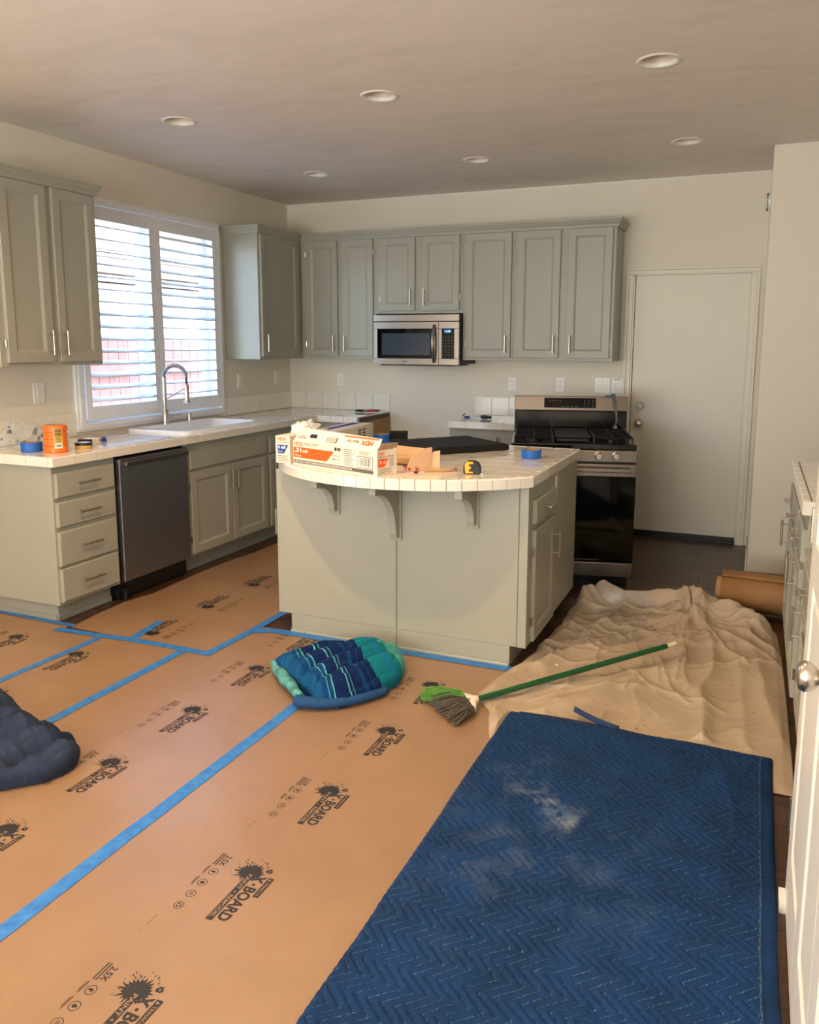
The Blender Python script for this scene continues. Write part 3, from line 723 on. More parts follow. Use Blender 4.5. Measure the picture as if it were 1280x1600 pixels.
for i in range(10):
    for j_ in range(10):
        x0 = TX1-.037-(i+1)*tw; y1 = TY1-.037-j_*tw
        full = [(x0+G/2, y1-tw+G/2), (x0+tw-G/2, y1-tw+G/2), (x0+tw-G/2, y1-G/2), (x0+G/2, y1-G/2)]
        pc = clip_convex(full, inner)
        if len(pc) < 3 or parea(pc) < .0008: continue
        if abs(parea(pc)-parea(full)) < 1e-6: rect_tile(tw-G, tw-G, .010, it, (x0+tw/2, y1-tw/2, CT-.010))
        else:
            c = Vector((sum(p[0] for p in pc)/len(pc), sum(p[1] for p in pc)/len(pc)))
            o = link('tile', tile_mesh([(p[0]-c.x, p[1]-c.y) for p in pc], .010, .0009), it); o.location = (c.x, c.y, CT-.010)
a0 = math.acos((TX0-AC.x)/AR); a1 = math.acos((TX1-AC.x)/AR); n = 23
for k in range(n):
    t0 = -(a0+(a1-a0)*(k+.02)/n); t1 = -(a0+(a1-a0)*(k+.98)/n)
    q = [(AC.x+r*math.cos(t), AC.y+r*math.sin(t)) for r, t in ((AR, t0), (AR, (t0+t1)/2), (AR, t1), (AR-.035, t1), (AR-.035, (t0+t1)/2), (AR-.035, t0))]
    c = Vector(q[1]); o = link('edge_tile', tile_mesh([(p[0]-c.x, p[1]-c.y) for p in q], .050, .006), it); o.location = (c.x, c.y, CT-.0485)
edge_run(it, (TX1, arc_y(TX1)+.004), (TX1, TY1), 7); edge_run(it, (TX1, TY1), (TX0, TY1), 9); edge_run(it, (TX0, TY1), (TX0, arc_y(TX0)+.004), 7)

# ================================================================== cabinets on the door side
def rbase(label, y0, y1, fx, top, cols, dz, kick_z=.10, nm='base_cabinet'):
    c = thing(nm, label, 'cabinet', (fx, y1, 0), R(-90), 'grey base cabinets')
    w = y1-y0; body(c, 0, w, 0, 4.79-fx, kick_z, top)
    MB().box(.06, .06, 0, w-.02, .5, kick_z).build('toe_kick', 'cabinet_paint', c)
    cw = w/cols
    for i in range(cols):
        a, b = i*cw+.02, (i+1)*cw-.02
        slab_front(c, a, b, dz[0], dz[1], (a+b)/2, hl=.12); panel_door(c, a, b, .118, dz[0]-.03, a+.03 if i != 1 else b-.03, dz[0]-.13, 'R' if i != 1 else 'L', .06)
    return c
rbase('grey base cabinet with drawers under the tiled counter by the open door', -3.07, -1.885, 4.188, BZ, 3, (.672, .802))
rbase('lower grey desk cabinet between the tiled counter and the open door', -4.09, -3.075, 4.20, .716, 2, (.575, .69))
ct3 = thing('countertop', 'white tiled countertop by the open panelled door', 'countertop')
MB().box(4.168, -3.078, BZ, 4.79, -1.885, CT-.009).build('substrate', 'grout', ct3)
field(ct3, 4.196, -3.052, 4.796, -1.876, 4, 8); edge_run(ct3, (4.16, -1.876), (4.16, -3.052), 8); edge_run(ct3, (4.16, -3.088), (4.796, -3.088), 4)
dt = tag(MB().box(4.18, -4.09, .716, 4.795, -3.078, .738).build('desk_top', 'cabinet_paint', bevel=.004), 'grey desk top beyond the open panelled door', 'desk top')

# ================================================================== appliances
dw = thing('dishwasher', 'dark stainless dishwasher between the drawers and the sink cabinet', 'dishwasher', (.612, -2.888, 0), R(90))
MB().box(.004, .02, .02, .606, .58, .86).build('tub', 'black_plastic', dw)
m = MB(); m.box(.006, -.028, .12, .604, .02, .845); m.build('door', 'slate_steel', dw, bevel=.006, seg=3)
m = MB(); m.box(.03, -.060, .800, .58, -.046, .832); m.box(.03, -.05, .804, .05, -.028, .828); m.box(.56, -.05, .804, .58, -.028, .828); m.build('handle', 'stainless', dw, bevel=.006, seg=3)
MB().box(.02, .035, .0, .60, .06, .118).build('kick_plate', 'black_plastic', dw)
ft = MB(); ft.cyl((.03, .0, 0), (.03, .0, .06), .012, 10); ft.cyl((.03, .0, 0), (.03, 0, .012), .02, 10); ft.box(.015, -.008, .05, .06, .02, .075); ft.build('foot', 'black_plastic', dw)
# microwave
mw = thing('microwave', 'stainless microwave with black glass door hung under the short cabinet', 'microwave', (1.05, -.41, 1.335))
w, h = .745, .397
MB().box(.0, .028, .006, w, .405, h-.004).build('case', 'black_plastic', mw, bevel=.003)
m = MB(); m.box(0, 0, .343, w, .03, h); m.build('vent_strip', 'stainless', mw, bevel=.003)
dr = MB(); dr.box(0, .002, .0, .572, .03, .05).box(0, .002, .285, .572, .03, .339).box(0, .002, .05, .035, .03, .285).box(.528, .002, .05, .572, .03, .285)
dro = dr.build('door', 'stainless', mw, bevel=.002)
MB().box(.034, .004, .049, .529, .03, .286).build('glass', 'black_glass', dro)
MB().box(.075, .0028, .075, .50, .006, .250).build('window_mesh', 'window_film', dro)
ha = MB(); pts = [Vector((.538, -.006-.035*math.sin(math.pi*t), .02+.295*t)) for t in [k/14 for k in range(15)]]; ha.tube(pts, .0125, 10); auto_smooth(ha.build('handle', 'stainless', dro, smooth=True))
cp = MB(); cp.box(.574, .002, 0, w, .03, .05).box(.574, .002, .285, w, .03, .339).box(.705, .002, .05, w, .03, .285).box(.574, .002, .05, .60, .03, .285)
cpo = cp.build('control_panel', 'stainless', mw, bevel=.002)
MB().box(.585, .003, .049, .706, .03, .286).build('keypad', 'black_glass', cpo)
dg = MB(); Td = Matrix(((1, 0, 0, 0), (0, 0, 1, .0022), (0, 1, 0, 0), (0, 0, 0, 1)))
put_text(dg, '12:08', .625, .255, .675, .275, 0, 0, Td); dg.build('clock_digits', 'display_blue', cpo)
kp = MB()
for i in range(4):
    for jj in range(7): quad(kp, .603+i*.025, .075+jj*.023, .615+i*.025, .082+jj*.023, 0, 0, Td)
kp.build('key_print', 'dark_grey', cpo)
lg = MB(); quad(lg, .255, .024, .305, .029, -.0012, 0, Td); lg.build('badge', 'ink_grey', dro)
MB().box(.05, .03, -.010, w-.06, .38, .006).build('underside', 'black_plastic', mw)
# stove, pulled out and turned
rg = thing('gas_stove', 'stainless gas stove with black cooktop pulled out in front of the flat door', 'stove', (2.813, -.974, 0), .2507)
hw = .378
MB().box(-hw, -.575, .075, hw, .03, .875).build('body', 'black_enamel', rg, bevel=.003)
MB().box(-hw+.02, -.53, .0, hw-.02, .0, .075).build('plinth', 'black_plastic', rg)
m = MB(); m.box(-hw, -.612, .868, hw, .03, .904); m.build('cooktop', 'black_enamel', rg, bevel=.008, seg=3)
m = MB(); m.box(-hw+.002, .0, .9, hw-.002, .045, 1.055); bk = m.build('backguard', 'black_enamel', rg, bevel=.004)
m = MB(); m.add([(-hw, -.012, 1.056), (hw, -.012, 1.056), (hw, .05, 1.056), (-hw, .05, 1.056), (-hw, .012, 1.153), (hw, .012, 1.153), (hw, .05, 1.153), (-hw, .05, 1.153)], [(0,3,2,1),(4,5,6,7),(0,1,5,4),(1,2,6,5),(2,3,7,6),(3,0,4,7)])
gp = m.build('console', 'stainless', rg, bevel=.004)
tl = math.atan2(.024, .097)
Tc = Matrix.Translation((0, -.0135, 1.056)) @ Matrix.Rotation(-tl, 4, 'X') @ Matrix(((1, 0, 0, 0), (0, 0, 1, 0), (0, 1, 0, 0), (0, 0, 0, 1)))
m = MB(); m.add([(-.178, .02, 0), (.168, .02, 0), (.168, .088, 0), (-.178, .088, 0)], [(0, 1, 2, 3)], 0, Tc); m.build('display', 'black_glass', gp)
m = MB(); T2 = Tc @ Matrix.Translation((0, 0, -.0006))
for i in range(4): quad(m, -.15+i*.024, .066, -.134+i*.024, .070, 0, 0, T2); quad(m, -.06+i*.03, .028, -.042+i*.03, .032, 0, 0, T2)
for i in range(3):
    for jj in range(3): quad(m, .09+i*.028, .030+jj*.018, .095+i*.028, .037+jj*.018, 0, 0, T2)
m.build('display_print', 'ink_grey', gp)
def grate(x0, x1, bars):
    m = MB(); z = .937; y0, y1 = -.56, -.05; r = .006
    for a, b in (((x0, y0), (x1, y0)), ((x1, y0), (x1, y1)), ((x1, y1), (x0, y1)), ((x0, y1), (x0, y0))): m.cyl((*a, z), (*b, z), r, 6)
    for x, y in ((x0, y0), (x1, y0), (x1, y1), (x0, y1), (x0, (y0+y1)/2), (x1, (y0+y1)/2)): m.cyl((x, y, .904), (x, y, z), .007, 6)
    for k in range(bars): yy = y0+(k+1)*(y1-y0)/(bars+1); m.cyl((x0, yy, z), (x1, yy, z), r*.9, 6)
    m.cyl(((x0+x1)/2, y0, z), ((x0+x1)/2, y1, z), r*.9, 6); m.build('grate', 'iron', rg)
grate(-.355, -.125, 5); grate(.125, .355, 5)
m = MB(); m.box(-.108, -.55, .930, .108, -.06, .944); m.box(-.10, -.54, .905, .10, -.07, .930); m.build('griddle', 'iron', rg, bevel=.006)
for x, y, q in ((-.24, -.43, .048), (-.24, -.17, .038), (.24, -.43, .04), (.24, -.17, .05)):
    m = MB(); m.lathe([(q, .904), (q, .914), (q*.8, .918), (q*.8, .924), (q*.7, .928), (.0001, .929)], 20); o = auto_smooth(m.build('burner', 'iron', rg)); o.location = (x, y, 0)
cpn = MB().box(-hw, -.618, .795, hw, -.57, .868).build('control_panel', 'stainless', rg, bevel=.004)
for x in (-.256, -.153, 0, .153, .256):
    m = MB(); T = Matrix.Translation((x, -.618, .834)) @ Matrix.Rotation(R(90), 4, 'X')
    m.lathe([(.026, 0), (.026, .004), (.0215, .006), (.020, .026), (.018, .029), (.0001, .029)], 24, T); m.box(-.004+x, -.656, .816, .004+x, -.647, .852)
    auto_smooth(m.build('knob', 'nickel', cpn))
MB().box(-hw+.002, -.590, .784, hw-.002, -.57, .796).build('vent_gap', 'black_plastic', rg)
od = MB().box(-hw, -.618, .706, hw, -.575, .784).build('oven_door', 'stainless', rg, bevel=.004)
MB().box(-hw, -.617, .172, hw, -.575, .7055).build('door_glass', 'black_glass', od, bevel=.003)
m = MB(); m.box(-hw+.03, -.668, .738, hw-.03, -.652, .764); m.box(-hw+.05, -.655, .742, -hw+.075, -.617, .76); m.box(hw-.075, -.655, .742, hw-.05, -.617, .76); m.build('handle', 'stainless', od, bevel=.006, seg=3)
MB().box(-.06, -.6185, .184, .17, -.617, .188).build('glass_trim', 'stainless', od)
MB().box(-hw, -.616, .078, hw, -.575, .168).build('storage_drawer', 'stainless', rg, bevel=.004)
# power cord hung over the stove
cd = thing('power_cord', 'grey power cord with plug draped over the stove console', 'cord', (2.813, -.974, .9), .2507)
for dx in (0, .012):
    m = MB(); m.tube([(.272+dx, .055, .20), (.274+dx, .05, .264), (.277+dx, .028, .268), (.28+dx, .0, .262), (.286+dx, -.022, .21), (.30+dx*.5, -.024, .14), (.305+dx*.3, -.026, .09), (.298+dx*.3, -.028, .06)], .0045, 8); m.build('wire', 'cord_grey', cd, smooth=True)
m = MB(); m.box(.285, -.045, .02, .312, -.012, .062); m.box(.31, -.036, .022, .335, -.02, .034); m.cyl((.335, -.028, .026), (.348, -.028, .026), .003, 6); m.build('plug', 'cord_grey', cd, bevel=.004)
m = MB(); m.box(.225, -.004, .255, .285, .03, .2575); m.add([(.222, -.006, .256), (.29, -.003, .272), (.288, .03, .274), (.224, .03, .258)], [(0, 1, 2, 3)]); m.build('tape_flag', 'tape_blue', cd)
m = MB(); m.tube([(.292, .035, .262), (.289, .045, .30), (.291, .04, .335)], [.007, .010, .007], 8); m.build('cord_tie', 'clear_plastic', cd)

# ================================================================== sink and faucet
sk_ = thing('kitchen_sink', 'white drop-in kitchen sink under the window', 'sink', (.312, -1.75, CT))
def rr(hx, hy, r, z, n=6, dx=0):
    out = []
    for cx, cy, a in ((hx-r, hy-r, 0), (-hx+r, hy-r, 90), (-hx+r, -hy+r, 180), (hx-r, -hy+r, 270)):
        for k in range(n+1): t = R(a+90*k/n); out.append((cx+r*math.cos(t)+dx, cy+r*math.sin(t), z))
    return out
m = MB(); m.loft([rr(.262, .455, .07, .0), rr(.262, .455, .07, .008), rr(.256, .449, .066, .016), rr(.245, .438, .06, .018)]); d = .03
m.loft([rr(.245, .438, .06, .018), rr(.195, .415, .06, .018, dx=d), rr(.187, .407, .06, .008, dx=d), rr(.178, .398, .07, -.10, dx=d), rr(.15, .37, .09, -.175, dx=d), rr(.10, .3, .09, -.182, dx=d)], False, True)
auto_smooth(m.build('basin', 'porcelain', sk_, smooth=True), 50)
m = MB(); m.lathe([(.04, 0), (.04, .003), (.025, .004), (.0001, .002)], 20); o = m.build('drain', 'chrome', sk_); o.location = (d, 0, -.1815)
fa = thing('spring_faucet', 'brushed metal spring-neck kitchen faucet at the window', 'faucet', (.098, -1.838, CT+.018))
m = MB(); m.lathe([(.027, 0), (.027, .008), (.022, .012), (.0215, .098), (.017, .104), (.0001, .104)], 20); auto_smooth(m.build('base', 'nickel', fa))
m = MB(); m.cyl((0, 0, .10), (0, 0, .33), .0115, 12); auto_smooth(m.build('riser', 'nickel', fa))
ax, ay = .86, .5; arch = []
for k in range(25): t = math.pi*k/24; u = .078*(1-math.cos(t)); arch.append(Vector((u*ax, u*ay, .33+.085*math.sin(t))))
arch.append(Vector((.156*ax, .156*ay, .27)))
m = MB(); m.tube(arch, .0085, 8); m.build('hose', 'dark_grey', fa, smooth=True)
co = MB(); pts = []; turns = 24; NN = turns*10
for k in range(NN+1):
    q = k/NN*(len(arch)-2); i = int(q); f = q-i; p = arch[i].lerp(arch[min(i+1, len(arch)-1)], f); tg = (arch[min(i+1, len(arch)-1)]-arch[i]).normalized()
    n1 = Vector((-ay, ax, 0)); n2 = tg.cross(n1); a_ = 2*math.pi*turns*k/NN; pts.append(p+(n1*math.cos(a_)+n2*math.sin(a_))*.0155)
co.tube(pts, .0030, 5); co.build('spring', 'chrome', fa, smooth=True)
hx_, hy_ = .156*ax, .156*ay
m = MB(); m.lathe([(.011, .285), (.015, .28), (.016, .20), (.018, .165), (.026, .158), (.026, .150), (.0001, .150)], 16); o = auto_smooth(m.build('spray_head', 'nickel', fa)); o.location = (hx_, hy_, 0)
m = MB(); m.tube([(0, 0, .17), (hx_*.5, hy_*.5, .215), (hx_, hy_, .262)], .005, 8); m.cyl((hx_, hy_, .255), (hx_, hy_, .268), .02, 14); m.build('support_arm', 'nickel', fa)
m = MB(); m.cyl((.0, .015, .055), (.012, .062, .055), .014, 12); m.tube([(.012, .06, .055), (.025, .10, .058), (.03, .135, .060)], .0045, 8); m.build('lever', 'nickel', fa)
sd = MB(); sd.lathe([(.021, 0), (.021, .004), (.018, .006), (.018, .05), (.016, .056), (.0001, .057)], 18); o = auto_smooth(sd.build('air_gap_cap', 'nickel')); o.location = (.098, -1.575, CT+.018); tag(o, 'short metal sink cap beside the spring faucet', 'sink cap')
# ================================================================== floor protection paper
PT = .0022       # paper top
def logo_mesh():
    m = MB(); Z = 0
    quad(m, .004, .066, .088, .084, 0, 0); put_text(m, 'TRIMACO', .022, .0705, .082, .0795, .0002, 1, bold=.01); m.add([(.008, .0705, .0002), (.018, .0705, .0002), (.013, .0795, .0002)], [(0, 1, 2)], 1)
    put_text(m, 'X', .004, .023, .036, .061, .0001, 0, bold=.05)
    n = 10; m.add([(.046+.0048*math.cos(6.283*k/n), .042+.0048*math.sin(6.283*k/n), .0001) for k in range(n)], [tuple(range(n))], 0)
    put_text(m, 'BOARD', .058, .025, .198, .062, .0001, 0, bold=.035)
    quad(m, .0, .0, .208, .0205, 0, 0); put_text(m, 'PAINT', .012, .004, .078, .0165, .0003, 1, bold=.02); put_text(m, '+', .086, .0065, .094, .0145, .0003, 1, bold=.03); put_text(m, 'REMODEL', .103, .004, .198, .0165, .0003, 1, bold=.02)
    rnd = random.Random(3); n = 44; p = []
    for k in range(n):
        t = 2*math.pi*k/n; r = (.026+.006*rnd.random()) if k % 2 else (.033+.018*rnd.random()*rnd.random()+.004)
        p.append((.004+r*math.cos(t)*.95, .004+r*math.sin(t)*1.05, .00005))
    m.add(p, [tuple(range(n))], 0)
    for k in range(34):
        t = rnd.random()*6.28; r = .038+.018*rnd.random(); x, y = r*math.cos(t), .004+r*math.sin(t)*1.05
        if x > .03 and 0 < y < .07: continue
        s = .0012+.002*rnd.random(); e = 2.2*s; c, sn = math.cos(t), math.sin(t)
        m.add([(x-c*e, y-sn*e, .00005), (x+sn*s, y-c*s, .00005), (x+c*e, y+sn*e, .00005), (x-sn*s, y+c*s, .00005)], [(0, 1, 2, 3)], 0)
    return m.mesh('printed_logo', ['ink_black', 'floor_paper'])
def icon_meshes():
    out = []; m = MB(); put_text(m, '2.5X', -.034, -.104, .012, -.084, 0, 0, bold=.02)
    quad(m, -.04, -.1125, .016, -.1085, 0); quad(m, -.04, -.121, .016, -.117, 0); out.append(m.mesh('printed_claim', 'ink_black'))
    for i, u in enumerate((.043, .093, .143, .193)):
        m = MB(); n = 24; v = -.097
        vs = []
        for k in range(n): t = 6.2832*k/n; vs += [(u+.0125*math.cos(t), v+.0125*math.sin(t), 0), (u+.0145*math.cos(t), v+.0145*math.sin(t), 0)]
        m.add(vs, [(2*k, 2*k+1, (2*k+3) % (2*n), (2*k+2) % (2*n)) for k in range(n)], 0)
        if i == 0: m.add([(u-.004, v-.007, 0), (u+.004, v-.007, 0), (u+.0015, v, 0), (u+.007, v+.003, 0), (u-.002, v+.008, 0), (u-.0045, v+.002, 0)], [(0, 1, 2, 3, 4, 5)])
        elif i == 1: m.add([(u+.006*math.cos(6.2832*k/8), v-.001+.006*math.sin(6.2832*k/8), 0) for k in range(8)], [tuple(range(8))]); m.add([(u-.003, v+.004, 0), (u+.003, v+.004, 0), (u, v+.0095, 0)], [(0, 1, 2)])
        elif i == 2: quad(m, u-.007, v-.004, u+.007, v-.0022, 0); quad(m, u-.007, v, u+.007, v+.0018, 0); quad(m, u-.005, v+.004, u+.005, v+.0058, 0)
        else:
            for a in (90, 210, 330):
                q = [(u+.0085*math.cos(R(a+d)), v+.0085*math.sin(R(a+d)), 0) for d in (-42, 0, 42)]+[(u+.0045*math.cos(R(a+d)), v+.0045*math.sin(R(a+d)), 0) for d in (42, 0, -42)]; m.add(q, [(0, 1, 2, 3, 4, 5)])
        if i < 2: quad(m, u-.02, -.1225, u+.018, -.1195, 0); quad(m, u-.016, -.1265, u+.012, -.1245, 0)
        out.append(m.mesh('printed_icon', 'ink_black'))
    m = MB(); quad(m, .245, -.128, .262, -.1265, 0); quad(m, .266, -.128, .285, -.1265, 0); quad(m, .298, -.128, .306, -.1268, 0); quad(m, .31, -.128, .314, -.1268, 0)
    out.append(m.mesh('fine_print', 'ink_black')); return out
LOGO, ICONS = logo_mesh(), icon_meshes()
def sheet(label, poly, spots, rot=-90, z=0):
    xs = [p[0] for p in poly]; ys = [p[1] for p in poly]; o0 = (sum(xs)/len(xs), sum(ys)/len(ys))
    m = MB().prism([(x-o0[0], y-o0[1]) for x, y in poly], .0006, PT)
    o = tag(m.build('floor_paper', 'floor_paper'), label, 'floor paper'); o.location = (o0[0], o0[1], z)
    for (x, y, lo_, ic) in spots:
        for me, flag in [(LOGO, lo_)]+[(q, ic) for q in ICONS]:
            if flag:
                p = link(me.name.split('.')[0], me, o); p.location = (x-o0[0], y-o0[1], PT+.0003); p.rotation_euler = (0, 0, R(rot))
    return o
sheet('tan printed floor paper with the broom and half under the navy quilted blanket', [(2.272, -6.3), (3.16, -6.3), (3.16, -2.925), (2.272, -2.925)], [(2.712, y, 1, 1) for y in (-5.107, -4.644, -4.183, -3.718, -3.254)], z=.0004)
sheet('tan printed floor paper beneath the plaid blanket', [(1.437, -6.3), (2.271, -6.3), (2.271, -2.925), (1.61, -2.925), (1.585, -3.35), (1.437, -3.355)], [(1.893, y, 1, 1) for y in (-5.23, -4.767, -4.328, -3.868, -3.403, -2.945)])
sheet('tan printed floor paper strip beneath the dark crumpled blanket', [(.925, -6.3), (1.436, -6.3), (1.436, -3.36), (.925, -3.37)], [(.985, -3.60, 1, 0), (.985, -4.065, 1, 0)], z=.0003)
sheet('tan printed floor paper beside the drawer cabinet at the view edge', [(.01, -6.3), (.924, -6.3), (.924, -3.375), (.66, -3.37), (.64, -3.30), (.01, -3.29)], [(.52, -3.545, 1, 1)])
kp_ = [(.672, -3.33), (1.60, -3.345), (1.612, -2.70), (1.70, -2.55), (1.70, -.74), (.68, -.74), (.68, -1.3), (.683, -1.65), (.66, -1.85), (.648, -1.98), (.65, -2.25), (.655, -2.42), (.668, -2.6), (.671, -2.70), (.645, -2.80), (.628, -2.90), (.64, -3.1)]
sheet('tan printed floor paper running between the sink counter and the island', kp_, [(1.135, y, 1, 1) for y in (-3.235, -2.772, -2.31, -1.85, -1.39)], 90, z=.0002)
def tape(label, pts, w=.05, z=.0038, name='tape_strip'):
    rnd = random.Random(label); P = [Vector(p) for p in pts]; Q = []
    for i in range(len(P)-1):
        n = max(2, int((P[i+1]-P[i]).length/.05))
        Q += [P[i].lerp(P[i+1], k/n) for k in range(n)]
    Q.append(P[-1]); n = len(Q); o0 = Q[n//2]; vs = []; off = 0
    for i, p in enumerate(Q):
        t = (Q[min(i+1, n-1)]-Q[max(i-1, 0)]).normalized(); nn = Vector((-t.y, t.x)); off = off*.8+(rnd.random()-.5)*.003
        a = p+nn*(w/2+off+(rnd.random()-.5)*.001)-o0; b = p+nn*(-w/2+off+(rnd.random()-.5)*.001)-o0
        vs += [(a.x, a.y, 0), (b.x, b.y, 0), (b.x, b.y, .0006), (a.x, a.y, .0006)]
    fs = []
    for i in range(n-1):
        c = i*4; fs += [(c+3, c+2, c+6, c+7), (c+1, c, c+4, c+5), (c, c+3, c+7, c+4), (c+2, c+1, c+5, c+6)]
    fs += [(0, 1, 2, 3), (n*4-1, n*4-2, n*4-3, n*4-4)]
    o = tag(MB().add(vs, fs).build(name, 'tape_blue'), label, 'tape'); o.location = (o0.x, o0.y, z); return o
tape('long blue tape strip running out from under the plaid blanket', [(2.262, -6.2), (2.262, -5.1), (2.266, -4.5), (2.272, -3.7), (2.268, -2.95)], .052)
tape('blue tape strip running into the dark crumpled blanket', [(1.436, -6.2), (1.43, -4.6), (1.433, -4.28), (1.437, -3.8), (1.437, -3.36)], .047)
tape('blue tape strip nearest the drawer cabinet, running to the view edge', [(.915, -6.2), (.915, -4.1), (.93, -3.40)], .042)
tape('blue cross strip of tape in front of the drawer cabinet', [(.62, -3.385), (.9, -3.368), (1.1, -3.352), (1.6, -3.352)], .046, .0046)
tape('short blue tape stub pointing up a printed logo from the cross strip', [(1.095, -3.33), (1.055, -3.08)], .045, .0040)
tape('blue tape strip along the paper edge beside the island corner', [(1.573, -3.33), (1.588, -3.1), (1.592, -2.66)], .046, .0042)
tape('blue tape strip along the foot of the island front', [(1.575, -3.02), (1.7, -2.955), (2.1, -2.958), (2.6, -2.955), (3.02, -2.955)], .058, .0048)
tape('blue tape strip along the foot of the drawer cabinet end', [(.02, -3.30), (.3, -3.306), (.672, -3.312)], .034, .0050)

# ================================================================== soft things on the floor
def fbm(x, y, s, seed=0.0):
    return noise.noise(Vector((x*s+seed, y*s-seed, seed*1.7)))
def seg_d(px, py, a, b):
    dx, dy = b[0]-a[0], b[1]-a[1]; t = ((px-a[0])*dx+(py-a[1])*dy)/(dx*dx+dy*dy+1e-9); t = max(0, min(1, t))
    return math.hypot(px-a[0]-t*dx, py-a[1]-t*dy), t
def lerp_tab(tab, v):
    for (a, x), (b, y) in zip(tab, tab[1:]):
        if v <= b: return x+(y-x)*max(0, (v-a)/(b-a))
    return tab[-1][1]
